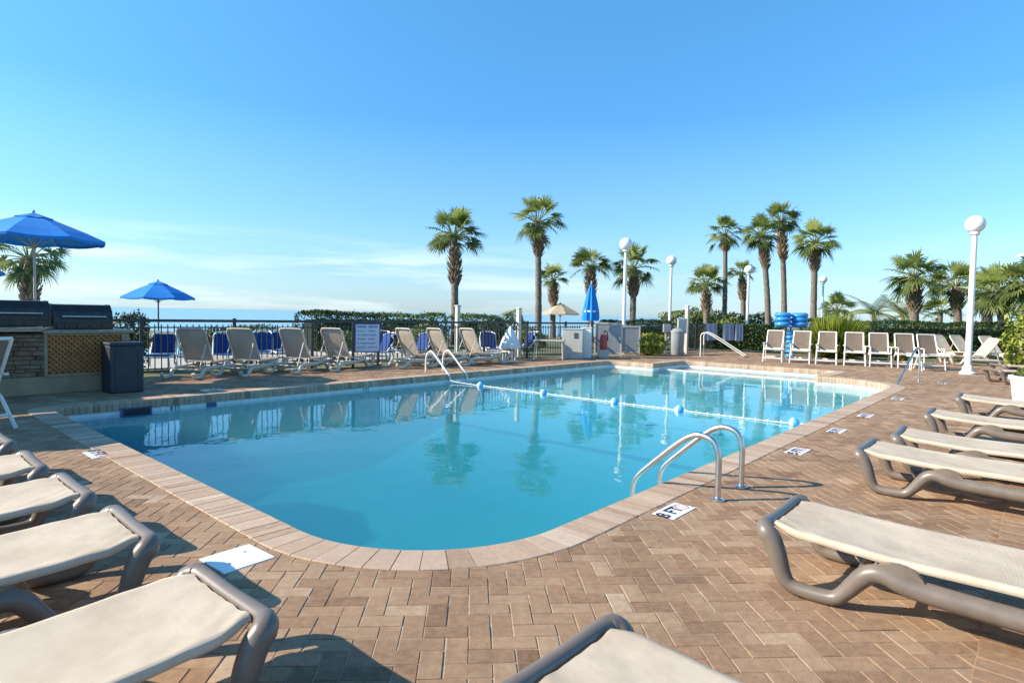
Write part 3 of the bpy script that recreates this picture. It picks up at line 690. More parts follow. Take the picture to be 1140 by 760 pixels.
# float line across the pool
def rope():
    t = thing('float_line', 'white rope with blue and white floats stretched across the pool', 'float line')
    a = W(9.55, V1-.03, -.15); b_ = W(9.78, V0+.03, -.15); pts = []
    for i in range(49):
        k = i/48; p = a.lerp(b_, k); p.z = WATER+.012+.05*(abs(2*k-1)**10); p += UX*(.14*math.sin(k*math.pi)+.05*math.sin(k*7+1)); pts.append(p)
    part('rope', MB().tube(pts, .008, 8), rope_m, t, True)
    def at(k):
        i = min(47, int(k*48)); return pts[i].lerp(pts[i+1], k*48-i)
    for k in (.13, .35, .56, .72, .955):
        p = at(k); mb = MB(); d = (at(min(1, k+.01))-at(k-.01)).normalized()
        q = Vector((0, 0, 1)).rotation_difference(d).to_matrix().to_4x4()
        r_ = .075
        prof = [(r_*math.sin(x), -r_*math.cos(x)) for x in np.linspace(.12, math.pi-.12, 13)]
        n0 = len(mb.f); mb.lathe(prof, 18, (0, 0, 0), 0, Matrix.Translation(p+Vector((0, 0, .012))) @ q)
        for fi in range(n0, len(mb.f)):
            c = sum((Vector(mb.v[j]) for j in mb.f[fi]), Vector())/len(mb.f[fi])-p
            mb.m[fi] = 0 if c.dot(d) > 0 else 1
        part('float', mb, [float_blue, white_paint], t, True)
    for k in np.linspace(.02, .98, 40):
        p = at(float(k)); part('bead', MB().lathe([(.008, -.022), (.014, -.014), (.015, 0), (.014, .014), (.008, .022)], 8, p+Vector((0, 0, .006))), white_paint, t, True)
rope()

# ------------------------------------------------------------------ bar island with grills, bin
def bar_island():
    v0 = 12.18
    t = thing('grill_bar', 'low beige bar counter with stone corner and orange lattice front', 'bar counter', W(0, v0), RZ_U)
    u_l, u_s, u_r = -3.2, 2.30, 3.52; D = 1.0
    part('plinth', MB().box(((u_l+u_r)/2, D/2, .145), (u_r-u_l, D, .29), 0, .008), stucco, t)
    part('core', MB().box(((u_l+u_r)/2, D/2+.04, .64), (u_r-u_l-.06, D-.08, .70)), stucco, t)
    # stone veneer: stacked ledge stones
    mb = MB(); z = .292
    while z < .985:
        h = random.uniform(.045, .085); h = min(h, .99-z); x = u_l
        while x < u_s-.02:
            w = min(random.uniform(.14, .42), u_s-x)
            mb.box((x+w/2, .012+random.uniform(-.012, .012), z+h/2), (w-.008, .06, h-.008), random.choice((0, 0, 1)), .006); x += w
        z += h
    part('stone_facing', mb, [stone_m, stone_b], t)
    part('lattice_backing', MB().box(((u_s+u_r)/2, .034, .64), (u_r-u_s-.06, .012, .68)), cedar_back, t)
    mb = MB(); x0, x1, z0, z1 = u_s+.05, u_r-.13, .33, .955
    for sg in (-1, 1):
        k = x0-(z1-z0)
        while k < x1+(z1-z0):
            # slat from (k,z0) rising to (k+(z1-z0),z1), clipped to the opening
            a = Vector((k, z0)); b_ = Vector((k+(z1-z0), z1))
            if sg < 0: a, b_ = Vector((b_.x, z0)), Vector((a.x, z1))
            lo, hi = 0., 1.
            dx = b_.x-a.x
            for lim, s2 in ((x0, 1), (x1, -1)):
                tt = (lim-a.x)/dx
                if (dx > 0) == (s2 > 0): lo = max(lo, tt)
                else: hi = min(hi, tt)
            if hi-lo > .02:
                p, q = a.lerp(b_, lo), a.lerp(b_, hi); y = .016 if sg > 0 else .006
                mb.tube([(p.x, y, p.y), (q.x, y, q.y)], .019, 4, squash=(.25, 1), up=(0, 1, 0))
            k += .085
    part('lattice', mb, cedar, t)
    mb = MB()
    for c, s_ in ((((u_s+u_r)/2, 0, .30), (u_r-u_s, .03, .05)), (((u_s+u_r)/2, 0, .975), (u_r-u_s, .03, .04)), ((u_s+.022, 0, .64), (.05, .034, .70)), ((u_r-.06, 0, .64), (.12, .036, .70))): mb.box(c, s_, 0, .004)
    part('lattice_frame', mb, stucco, t)
    part('countertop', MB().box(((u_s-.02+u_r+.06)/2, D/2, 1.02), (u_r+.08-u_s, D+.12, .055), 0, .008), counter_m, t)
    part('countertop', MB().box(((u_l+u_s)/2-.02, D/2-.03, 1.06), (u_s-u_l, D+.16, .07), 0, .008), counter_m, t)
    for i, uc in enumerate((2.02, 2.92)):
        g = thing('gas_grill', ('dark steel gas grill on the bar, left of a pair', 'dark steel gas grill on the bar, right of a pair, next to the bush')[i], 'grill', W(uc, v0+.55, 1.097 if uc < 2.3 else 1.049), RZ_U, 'gas grills on the bar')
        w = .86; pr = [(-.27, .0), (-.27, .17), (-.24, .30), (-.12, .42), (.1, .43), (.26, .34), (.27, 0)]
        M = Matrix(((0, 0, 1, -w/2), (1, 0, 0, 0), (0, 1, 0, 0), (0, 0, 0, 1)))
        part('hood', MB().prism(pr, .02, w-.02, 0, M), dark_steel, g)
        mb = MB()
        for x in (0, w-.022): mb.prism([(a*1.02, c*1.02) for a, c in pr], x, x+.022, 0, M)
        part('end_cap', mb, black_metal, g)
        part('handle', MB().tube([(-.32, -.31, .22), (.32, -.31, .22)], .014, 10), steel, g, True)
        part('control_panel', MB().box((0, -.285, .06), (w-.06, .04, .10), 0, .006), dark_steel, g)
        mb = MB()
        for k in range(4): mb.lathe([(.024, 0), (.022, .03), (0, .03)], 12, (0, 0, 0), 0, Matrix.Translation((-.27+k*.18, -.305, .06)) @ Matrix.Rotation(math.pi/2, 4, 'X'))
        part('knob', mb, black_metal, g)
bar_island()
t = thing('trash_bin', 'navy square trash bin standing in front of the lattice bar end', 'trash bin', W(3.30, 11.78), RZ_U)
part('body', MB().box((0, 0, .40), (.50, .50, .80), 0, .02), navy_plastic, t)
part('lid', MB().box((0, 0, .825), (.52, .52, .06), 0, .018), navy_plastic, t)
mb = MB()
for x in (-.17, .17): mb.box((x, -.252, .40), (.02, .012, .66), 0, .004)
part('panel_rib', mb, navy_plastic, t)
part('base', MB().box((0, 0, .02), (.46, .46, .04)), dark_hole, t)

# ------------------------------------------------------------------ umbrellas
def umbrella(label, loc, r_, z_top, z_edge, mat, tilt=0.0, rz=0.0, group=None, base=True, pole_m=None):
    t = thing('patio_umbrella', label, 'umbrella', loc, rz, group)
    n = 8; mb = MB(); rings = [(.0, 1.0), (.16, .93), (.42, .66), (.72, .34), (1.0, 0.0)]
    H = z_top-z_edge; vs = []; lift = .03
    for q, hh in rings[1:]:
        for k in range(n*4):
            a = 2*math.pi*k/(n*4); m = k % 4
            sag = (0, .75, 1, .75)[m]
            rr = r_*q*(1-.055*sag*q)
            z = z_edge+H*hh-.03*r_*sag*q-(.0 if q < 1 else 0)
            vs.append((rr*math.cos(a), rr*math.sin(a), z))
    N_ = n*4; fs = [(i*N_+k, i*N_+(k+1) % N_, (i+1)*N_+(k+1) % N_, (i+1)*N_+k) for i in range(len(rings)-2) for k in range(N_)]
    # valance hem
    for k in range(N_): x, y, z = vs[3*N_+k]; vs.append((x*1.003, y*1.003, z-.05))
    fs += [(3*N_+k, 3*N_+(k+1) % N_, 4*N_+(k+1) % N_, 4*N_+k) for k in range(N_)]
    mb.add(vs, fs); can = part('canopy', mb, mat, t, False)
    mb = MB(); vs = [(0, 0, z_top+.04)]
    for k in range(N_):
        a = 2*math.pi*k/N_; s_ = (0, .75, 1, .75)[k % 4]; q = r_*.27*(1-.06*s_)
        vs.append((q*math.cos(a), q*math.sin(a), z_edge+H*.86-.012*s_))
    mb.add(vs, [(0, 1+k, 1+(k+1) % N_) for k in range(N_)]); part('vent', mb, mat, can)
    pm = pole_m or pale_panel
    part('pole', MB().tube([(0, 0, 0), (0, 0, z_top+.03)], .024, 12), pm, t, True)
    part('finial', MB().lathe([(.0, z_top+.03), (.025, z_top+.04), (.03, z_top+.07), (.0, z_top+.1)], 12), pm, t, True)
    for k in range(n):
        a = 2*math.pi*k/n; c, s_ = math.cos(a), math.sin(a)
        part('rib', MB().tube([(.03*c, .03*s_, z_top-.06), (r_*.97*c, r_*.97*s_, z_edge-.02)], .009, 6), pm, t, True)
        zj = z_edge+H*.5
        part('strut', MB().tube([(.03*c, .03*s_, z_edge-.18), (r_*.46*c, r_*.46*s_, zj-.03)], .008, 6), pm, t, True)
    if base: part('base', MB().lathe([(.28, 0), (.28, .05), (.06, .08), (.05, .30), (.0, .30)], 24), concrete, t, True)
    return t
d = 11.6
umbrella('large open blue umbrella standing behind the grills at left', spot(39, d), 1.17, height(42, 240, d), height(42, 266, d), blue_canvas, rz=R(20), group='blue umbrellas')
d = 21.5
umbrella('small open blue umbrella on the beach side of the fence', spot(176, d), 1.22, height(174, 314, d), height(174, 331, d), blue_canvas, rz=R(10), group='blue umbrellas', pole_m=black_metal)
umbrella('blue umbrella mostly beyond the left picture edge, tip showing', spot(-86, 11.5), 1.22, 2.62, 2.10, blue_canvas, rz=R(0), group='blue umbrellas')
d = 38
umbrella('far beige umbrella on the beach beyond the fence', spot(623, d), 1.25, height(622, 338, d), height(622, 349, d), beige_canvas, rz=R(12), pole_m=black_metal)
# unseen umbrellas added just outside the picture to cast shade at left
for q, (x, y, lab) in enumerate(((-8.75, 6.6, 'unseen blue umbrella added left of the lounger row to shade the deck'), (-10.6, 8.6, 'unseen blue umbrella added left of the bar to shade the pool corner'))):
    umbrella(lab, (x, y, 0), 1.35, 2.75, 2.15, blue_canvas, rz=R(15*q), group='blue umbrellas')
# closed umbrella
d = 21.0; t = thing('closed_umbrella', 'closed blue umbrella standing upright behind the white bins', 'umbrella', spot(657, d))
zt, zb = height(657, 316, d), height(657, 357, d); mb = MB(); vs = []; prof = [(0, .02), (.15, .09), (.45, .17), (.75, .23), (.92, .24), (1, .22)]
for k_, rr in prof:
    for k in range(32):
        a = 2*math.pi*k/32; q = rr*(1+.28*math.cos(a*8)); vs.append((q*math.cos(a), q*math.sin(a), zt+(zb-zt)*k_))
mb.add(vs, [(i*32+k, i*32+(k+1) % 32, (i+1)*32+(k+1) % 32, (i+1)*32+k) for i in range(5) for k in range(32)]); part('canopy', mb, blue_canvas, t, 2)
part('pole', MB().tube([(0, 0, 0), (0, 0, zt+.1)], .024, 10), pale_panel, t, True)
part('strap', MB().lathe([(.235, zb+.3), (.245, zb+.36), (.22, zb+.36)], 24), white_paint, t)
part('base', MB().lathe([(.28, 0), (.28, .06), (.05, .09), (0, .09)], 20), concrete, t, True)

# ------------------------------------------------------------------ lamp posts
def lamp(px, d, label, first=None, rp=.075):
    t = thing('lamp_post', label, 'lamp post', spot(px, d), 0, 'white globe lamp posts')
    part('base', MB().lathe([(.20, 0), (.20, .05), (.14, .09), (.12, .22), (rp+.01, .26), (rp, .27)], 20), white_paint, t, True)
    part('pole', MB().tube([(0, 0, .2), (0, 0, 2), (0, 0, 3.93)], [rp, rp*.92, rp*.8], 14), white_paint, t, True)
    part('collar', MB().lathe([(.07, 3.90), (.12, 3.94), (.12, 4.0), (.10, 4.02)], 20), white_paint, t, True)
    r_ = .245; prof = [(r_*math.sin(x), 4.22-r_*math.cos(x)) for x in np.linspace(.35, math.pi-.02, 20)]
    part('globe', MB().lathe(prof, 28), globe_m, t, True)
    return t
lamp(1079, 17.0, 'tall white globe lamp post at right beside the row of chairs', rp=.086)
lamp(694, 23.2, 'white globe lamp post beside the far pool corner')
lamp(745, 29.5, 'white globe lamp post behind the fence, left of the palm cluster')
lamp(831, 34, 'white globe lamp post standing in front of the palm cluster')
lamp(914, 41, 'farthest small globe lamp post, right of the tallest palms')

# ------------------------------------------------------------------ fence
def fence():
    t = thing('pool_fence', 'long black metal picket fence between the pool deck and the beach', 'fence')
    def bay(ua, ub):
        a, b_ = W(ua, fence_v(ua)), W(ub, fence_v(ub)); L_ = (b_-a).length; d = (b_-a).normalized()
        rz = math.atan2(d.y, d.x); M = Matrix.Translation(a) @ Matrix.Rotation(rz, 4, 'Z')
        part('post', MB().box((0, 0, .62), (.065, .065, 1.24), 0, .006, M), black_metal, t)
        part('top_rail', MB().box((L_/2, 0, 1.175), (L_, .055, .06), 0, 0, M), black_metal, t)
        part('rail', MB().box((L_/2, 0, .10), (L_, .03, .03), 0, 0, M), black_metal, t)
        part('rail', MB().box((L_/2, 0, 1.03), (L_, .03, .028), 0, 0, M), black_metal, t)
        n = round(L_/.125); mb = MB()
        for i in range(1, n): mb.box((L_*i/n, 0, .60), (.019, .019, .99), 0, 0, M)
        part('pickets', mb, black_metal, t)
    u_ = -1.2
    while u_ < 18.9: bay(u_, u_+1.83); u_ += 1.83
    return u_
fence_end = fence()
def screen_fence():
    t = thing('screen_fence', 'dark screened fence with a metal frame beyond the far pool end', 'fence')
    u_ = fence_end+1.1
    while u_ < 27.5:
        a, b_ = W(u_, fence_v(u_)), W(u_+1.83, fence_v(u_+1.83)); d = (b_-a); L_ = d.length
        M = Matrix.Translation(a) @ Matrix.Rotation(math.atan2(d.y, d.x), 4, 'Z')
        part('post', MB().box((0, 0, .62), (.06, .06, 1.24), 0, .006, M), black_metal, t)
        part('top_rail', MB().box((L_/2, 0, 1.17), (L_, .045, .04), 0, 0, M), black_metal, t)
        n = 22; mb = MB()
        for i in range(1, n): mb.box((L_*i/n, 0, .6), (.012, .012, 1.1), 0, 0, M)
        for i in range(1, 13): mb.box((L_/2, .004, .09*i), (L_, .008, .010), 0, 0, M)
        part('mesh_panel', mb, black_metal, t); u_ += 1.83
screen_fence()
# tall pale posts in the fence line
for px, py, lab in ((509, 341, 'tall pale post in the fence between the far loungers'), (577, 344, 'tall pale post in the fence right of the far loungers'), (764, 341, 'tall weathered post by the grey trash can at the far fence')):
    d = 19.6 if px < 700 else 24.2
    t = thing('gate_post', lab, 'post', spot(px, d), R(48), 'tall pale posts')
    zt = height(px, py, d); part('shaft', MB().box((0, 0, zt/2), (.13, .13, zt), 0, .008), pale_panel, t); part('cap', MB().box((0, 0, zt+.02), (.17, .17, .04), 0, .008), pale_panel, t)

# rules sign on the fence
d = 15.35; px = 409; p = spot(px, d); t = thing('rules_sign', 'pale blue pool rules sign hung on the fence between loungers', 'sign', p, R(30))
zt, zb = height(px, 361, d), height(px, 391, d); w = .62
part('board', MB().box((0, 0, (zt+zb)/2), (w, .02, zt-zb), 0, .004), sign_face, t)
mb = MB(); mr_ = MB(); H = zt-zb
for i in range(6):
    z = zt-.06-i*(H-.1)/5.6
    for c in range(2):
        x0 = -w/2+.05+c*.28
        for k in range(random.randint(3, 5)):
            ww = random.uniform(.03, .06); 
            (mr_ if (c == 0 and i in (1, 2, 4) and k == 1) else mb).box((x0+ww/2, -.012, z), (ww, .004, .024 if i else .045)); x0 += ww+.012
            if x0 > -w/2+.05+c*.28+.22: break
part('print', mb, sign_ink, t); part('print', mr_, sign_rose, t)
mb = MB()
for x, z, sx, sz in ((0, zt+.012, w+.05, .024), (0, zb-.012, w+.05, .024), (-w/2-.012, (zt+zb)/2, .024, H), (w/2+.012, (zt+zb)/2, .024, H)): mb.box((x, 0, z), (sx, .03, sz))
part('frame', mb, tile_blue, t)
for x in (-w/2-.06,): part('post', MB().box((x, .0, zt/2+.02), (.06, .06, zt+.04), 0, .006), black_metal, t)

# ------------------------------------------------------------------ beyond the fence: blue loungers
def make_beach_lounger(label, group):
    t = thing('beach_lounger', label, 'sun lounger', (0, 0, 0), 0, group)
    for s_ in (-1, 1):
        part('side_rail', MB().tube([(s_*.30, 0, .34), (s_*.30, -1.2, .34)], .026, 8), white_paint, t, True)
        part('leg', MB().tube(smooth_path([(s_*.30, -.15, .34), (s_*.32, -.12, .1), (s_*.32, -.10, .0)], 3), .024, 8), white_paint, t, True)
        part('leg', MB().tube(smooth_path([(s_*.30, -1.1, .34), (s_*.32, -1.16, .1), (s_*.32, -1.18, .0)], 3), .024, 8), white_paint, t, True)
        part('backrest_frame', MB().tube(smooth_path([(s_*.30, -1.15, .34), (s_*.29, -1.42, .72), (s_*.27, -1.35, .90), (s_*.2, -1.6, .97), (0, -1.61, .985)], 3), .024, 8), white_paint, t, True)
    mb = MB(); mb.box((0, -.6, .35), (.56, 1.14, .012)); part('seat', mb, sling_navy, t)
    mb = MB(); mb.add([(-.27, -1.17, .38), (.27, -1.17, .38), (.25, -1.35, .93), (-.25, -1.35, .93), (-.27, -1.185, .372), (.27, -1.185, .372), (.25, -1.565, .922), (-.25, -1.565, .922)], [(0, 1, 2, 3), (7, 6, 5, 4), (0, 4, 5, 1), (2, 6, 7, 3), (1, 5, 6, 2), (0, 3, 7, 4)]); part('backrest', mb, sling_navy, t)
    part('crossbar', MB().tube([(-.30, -.02, .34), (.30, -.02, .34)], .024, 8), white_paint, t, True)
    return t
BLG = 'navy sling loungers beyond the fence'
bl = [(184, 15.2, 200, 'navy lounger behind the fence, left of the first tan lounger'), (250, 15.8, 205, 'navy lounger behind the fence between the first two tan loungers'), (292, 17.2, 200, 'navy lounger behind the fence just right of the second tan lounger'),
      (306, 17.6, 215, 'navy lounger partly behind the third tan lounger'), (425, 19.4, 200, 'navy lounger peeking past the right edge of the rules sign'), (437, 17.8, 130, 'navy lounger left of the fifth tan lounger, side on'),
      (477, 18.6, 140, 'navy lounger between the fifth and sixth tan loungers'), (542, 20.6, 195, 'navy lounger right of the last tan lounger, behind the pickets'), (571, 21.6, 140, 'navy lounger behind the pale post right of the far row'),
      (595, 21.9, 118, 'navy lounger seen side on near the white bins')]
b0 = make_beach_lounger(bl[0][3], BLG)
for i, (px, d, rz, lab) in enumerate(bl):
    p = spot(px, d); rz = R(rz); loc = p+Vector((-math.sin(rz), math.cos(rz), 0))*1.4
    if i == 0: b0.location = loc; b0.rotation_euler = (0, 0, rz); b0.scale = (.92, .92, .85)
    else: copy_thing(b0, loc, rz, lab, None, (.92, .92, .85))
# wading pool and concrete apron beyond the fence
mb = MB(); a = W(6.5, 18.6); M = Matrix.Translation((a.x, a.y, 0)) @ Matrix.Rotation(RZ_U-.12, 4, 'Z')
mb.box((0, 0, -.075), (17, 4.6, .05), 0, 0, M); structure('beach_apron', mb, concrete)
mb = MB(); a = W(6.5, 22.6); M = Matrix.Translation((a.x, a.y, 0)) @ Matrix.Rotation(RZ_U-.12, 4, 'Z')
mb.box((0, 0, -.06), (12, 2.6, .06), 0, 0, M); structure('wading_pool', mb, material('wading_water', (.22, .55, .66), .08))

# ------------------------------------------------------------------ service things around the far pool corner
def cabinet(px, d, w, dp, h, mat, label, rz=R(-10), vent=True, name='equipment_cabinet', cat='cabinet'):
    t = thing(name, label, cat, spot(px, d), rz)
    part('body', MB().box((0, 0, h/2), (w, dp, h), 0, .012), mat, t)
    part('lid', MB().box((0, 0, h+.015), (w+.03, dp+.03, .03), 0, .008), mat, t)
    if vent:
        mb = MB(); [mb.box((w*.18, -dp/2-.004, h*.72+i*.05), (w*.22, .012, .028)) for i in range(4)]; part('vent', mb, dark_hole, t)
    return t
cabinet(638, 20.3, .68, .55, .98, pale_panel, 'pale equipment cabinet with a dark vent by the far pool edge')
cabinet(653, 20.7, .34, .5, 1.02, white_paint, 'narrow white cabinet right of the vented one', vent=False)
def gate(px, d, w, h, label, inner, rz):
    t = thing('panel_gate', label, 'gate', spot(px, d), rz)
    mb = MB()
    for x, z, sx, sz in ((-w/2, h/2, .05, h), (w/2, h/2, .05, h), (0, h-.025, w-.05, .05), (0, .12, w-.05, .05)): mb.box((x, 0, z), (sx, .05, sz), 0, .005)
    part('frame', mb, steel if inner is not grey_panel else pale_panel, t); part('panel', MB().box((0, 0, h/2+.04), (w-.06, .015, h-.2)), inner, t)
    part('latch', MB().box((w/2-.06, -.035, h*.55), (.05, .05, .10), 0, .006), steel, t)
gate(677, 21.4, .92, 1.22, 'grey green panel gate behind the red extinguisher', grey_panel, R(-6))
gate(702, 22.2, .66, 1.10, 'pale framed grey panel right of the lamp post', grey_panel, R(-2))
t = thing('fire_extinguisher', 'red fire extinguisher in front of the grey gate', 'extinguisher', spot(672, 20.9, 0), 0)
part('stand', MB().box((0, 0, .14), (.34, .30, .28), 0, .01), pale_panel, t)
part('cylinder', MB().lathe([(.0, .28), (.12, .28), (.13, .32), (.13, .72), (.10, .80), (.03, .84), (.0, .84)], 18), red_paint, t, True)
part('nozzle', MB().tube(smooth_path([(0, 0, .84), (.03, 0, .93), (.12, 0, .88), (.15, 0, .6)], 4), .018, 8), dark_hole, t, True)
t = thing('wall_box', 'white electrical box on a post left of the lamp post', 'electrical box', spot(686, 23.4), 0)
part('post', MB().box((0, .09, .5), (.06, .06, 1.0)), pale_panel, t); part('box', MB().box((0, 0, 1.0), (.30, .14, .28), 0, .01), white_paint, t)
t = thing('wall_box', 'pale electrical box on a stand left of the grey trash can', 'electrical box', spot(742, 23.6), 0)
part('post', MB().box((0, .1, .5), (.07, .07, 1.0)), pale_panel, t); part('box', MB().box((0, 0, 1.02), (.28, .16, .32), 0, .01), grey_panel, t)
t = thing('trash_can', 'grey round trash can by the weathered post at the far fence', 'trash can', spot(754, 23.4), 0)
part('body', MB().lathe([(.22, 0), (.25, .06), (.27, .86), (.25, .88)], 22), grey_panel, t, True); part('lid', MB().lathe([(.28, .86), (.28, .92), (.16, 1.02), (0, 1.04)], 22), grey_panel, t, True)
t = thing('notice_board', 'pale notice panel hanging on the weathered post', 'sign', spot(759, 23.9), R(8))
part('panel', MB().box((0, -.02, 1.12), (.34, .03, .55), 0, .006), pale_panel, t)
part('frame', MB().box((0, .01, 1.12), (.40, .025, .61), 0, .006), white_paint, t)
# towels draped over the screened fence
for i, (px, w) in enumerate(((791, .55), (810, .50), (822, .34))):
    u_c = None; d = 26.0; p = spot(px, d)
    t = props(link('hanging_towel', None, None, p, R(6)), ('blue grey towel on the screened fence, leftmost of three', 'blue grey towel on the screened fence, middle of three', 'narrow blue grey towel on the screened fence, right of three')[i], 'towel', 'towels on the screened fence')
    mb = MB(); vs = []
    for r_ in range(9):
        for c in range(11): x = (c/10-.5)*w; vs.append((x, -.05+.018*math.sin(c*1.5+i)*(r_/8), 1.22-.09*r_))
    fs = [(r_*11+c, r_*11+c+1, (r_+1)*11+c+1, (r_+1)*11+c) for r_ in range(8) for c in range(10)]; mb.add(vs, fs)
    k = len(mb.v); mb.v += [(x, y+.012, z) for x, y, z in mb.v]; mb.f += [tuple(reversed([j+k for j in f])) for f in fs]; mb.m += [0]*len(fs); mb.t += [.5]*len(fs)
    part('cloth', mb, material('towel_%d' % i, (.30, .33, .42), .95, var=.2, vscale=4), t, 2)
t = thing('low_table', 'low pale table cluttered with green pots left of the vented cabinet', 'table', spot(612, 19.7), R(-12))
part('tabletop', MB().box((0, 0, .62), (1.0, .55, .04), 0, .01), pale_panel, t)
for x in (-.44, .44):
    for y in (-.22, .22): part('leg', MB().tube([(x*1.08, y*1.1, 0), (x, y, .62)], .022, 8), pale_panel, t, True)
t = thing('towel_heap', 'white towel heaped over a stool by the pale post', 'towel', spot(567, 19.0), 0)
mb = MB(); vs = []
for r_, (rr, z) in enumerate(((.30, .36), (.31, .44), (.27, .58), (.20, .74), (.13, .88), (.06, 1.0), (.015, 1.07))):
    for k in range(24): a = 2*math.pi*k/24; q = rr*(1+.16*math.sin(a*5+r_*.7)+.08*math.sin(a*9-r_)); vs.append((q*math.cos(a)+.03*r_*.2, q*math.sin(a), z+.02*math.sin(a*3)))
mb.add(vs, [(i*24+k, i*24+(k+1) % 24, (i+1)*24+(k+1) % 24, (i+1)*24+k) for i in range(6) for k in range(24)]); part('cloth', mb, white_paint, t, 2)
for k in range(4): part('leg', MB().tube([(.22*math.cos(k*1.57+.5), .22*math.sin(k*1.57+.5), 0), (.2*math.cos(k*1.57+.5), .2*math.sin(k*1.57+.5), .40)], .02, 8), white_paint, t, True)

# blue inflatable tubes stacked on a rack
d = 22.6
t = thing('tube_rack', 'blue rack post holding the stacked swim tubes behind the chairs', 'rack', spot(880, d), 0)
part('post', MB().tube([(0, 0, 0), (0, 0, 1.2)], .035, 10), vinyl_blue, t, True); part('arm', MB().box((0, 0, 1.18), (1.2, .08, .05), 0, .01), vinyl_blue, t)
def torus(R_, r_, seg=28, s2=12):
    mb = MB(); vs = [((R_+r_*math.cos(b_))*math.cos(a), (R_+r_*math.cos(b_))*math.sin(a), r_*math.sin(b_)) for a in np.linspace(0, 2*math.pi, seg, False) for b_ in np.linspace(0, 2*math.pi, s2, False)]
    mb.add(vs, [(i*s2+j, ((i+1) % seg)*s2+j, ((i+1) % seg)*s2+(j+1) % s2, i*s2+(j+1) % s2) for i in range(seg) for j in range(s2)]); return mb.mesh('swim_tube', vinyl_blue, True)
tm = torus(.215, .085); tm2 = torus(.10, .07)
names_ = ('bottom', 'second', 'third', 'top')
for s_, side_ in ((-1, 'left'), (1, 'right')):
    for k in range(3):
        o = link('swim_tube', tm, None, spot(880, d)+Vector((s_*.31, 0, 1.29+k*.165))); o.rotation_euler = (R(random.uniform(-4, 4)), R(s_*random.uniform(-2, 5)), 0)
        props(o, 'blue vinyl swim tube, %s of the three in the %s stack on the rack' % (('bottom', 'middle', 'top')[k], side_), 'swim tube', 'blue swim tubes')
for k in range(6):
    o = link('swim_tube', tm2, None, spot(880, d)+Vector((0, -.0, .09+k*.175)))
    props(o, 'small blue vinyl ring threaded on the rack post under the swim tubes', 'swim tube', 'small blue rings on the rack post')

# ------------------------------------------------------------------ palms
def fan_leaf(mb, org, az, el, petiole, rad, mi, tint, rnd, nseg=22, droop=.5):
    """a costapalmate leaf: bent stalk, then a stiff spread of narrow blades whose tips hang"""
    out = Vector((math.cos(az), math.sin(az), 0)); d = out*math.cos(el)+Vector((0, 0, math.sin(el)))
    side = Vector((-math.sin(az), math.cos(az), 0))
    p1 = org+d*petiole*.6; d2 = (d+Vector((0, 0, -.30*droop))).normalized(); p2 = p1+d2*petiole*.45
    mb.tube([org, p1, p2], [.030, .022, .014], 4, 1, cap=False)
    nrm = side.cross(d2).normalized()
    if nrm.z < 0: nrm = -nrm
    roll = rnd.gauss(0, .35); side = (side*math.cos(roll)+nrm*math.sin(roll)).normalized(); nrm = d2.cross(side).normalized()
    if nrm.z < 0: nrm = -nrm
    d3 = (d2+Vector((0, 0, -.25*droop))).normalized()
    for i in range(nseg):
        s_ = (i/(nseg-1)-.5)*2; th = s_*R(128)+rnd.gauss(0, .04)
        b_ = d3*math.cos(th)+side*math.sin(th)
        ln = rad*(1-.30*abs(s_)**2)*rnd.uniform(.82, 1.08)
        fold = nrm*(.16*abs(s_)); drop = Vector((0, 0, -1))*(.10+.22*droop)*ln
        wv = (side*math.cos(th)-d3*math.sin(th)); w = .043*rad/.85
        pts = [p2+d3*.02, p2+b_*ln*.40+fold*ln*.4, p2+b_*ln*.74+fold*ln*.6+drop*.25, p2+b_*ln*.98+fold*ln*.5+drop*rnd.uniform(.6, 1.3)]
        ws = [.012, w, w*.72, .004]; vs = []
        for p, q in zip(pts, ws): vs += [p-wv*q, p+wv*q]
        mb.add(vs, [(0, 1, 3, 2), (2, 3, 5, 4), (4, 5, 7, 6)], mi, min(1, max(0, tint+rnd.gauss(0, .08))))
def crown_mesh(seed, nleaf=30, rad=.82, pet=.62, dead=3, low=-35, lush=1.0):
    rnd = random.Random(seed); mb = MB(); o = Vector((0, 0, 0))
    for i in range(nleaf):
        k = i/(nleaf-1); el = R(84-(84-low)*k**.8)+rnd.gauss(0, .12); az = i*2.39996+rnd.gauss(0, .3)
        tint = .66-.46*k+rnd.gauss(0, .12)+(.12 if k < .35 else 0)
        fan_leaf(mb, o+Vector((math.cos(az)*.08, math.sin(az)*.08, .12*(1-k)-.10)), az, el, pet*rnd.uniform(.8, 1.2), rad*rnd.uniform(.8, 1.12), 0, tint, rnd, 22, .2+.8*k)
    for i in range(dead):
        az = rnd.uniform(0, 6.28); fan_leaf(mb, o+Vector((0, 0, -.2)), az, R(-62), pet*.7, rad*.6, 2, rnd.uniform(.3, .9), rnd, 14, 1.2)
    return mb.mesh('crown', [frond, stalk_m, dead_frond], False, True)
CROWNS = [crown_mesh(3, 36, .66, .88, 1, -14), crown_mesh(11, 28, .68, .86, 4, -30), crown_mesh(23, 32, .70, .78, 4, -30), crown_mesh(31, 20, .70, .66, 1, -4)]
def trunk_mesh(h, bend, r0, r1, seed):
    rnd = random.Random(seed); mb = MB(); pts = []; rs = []
    n = max(16, int(h*7))
    for i in range(n+1):
        k = i/n; pts.append((bend*(k*k), .06*math.sin(k*3+seed)*h*.12, h*k)); rs.append((r0+(r1-r0)*k+(.06*math.exp(-k*14)))*(1+rnd.uniform(-.06, .06)))
    mb.tube(pts, rs, 12); return mb, pts
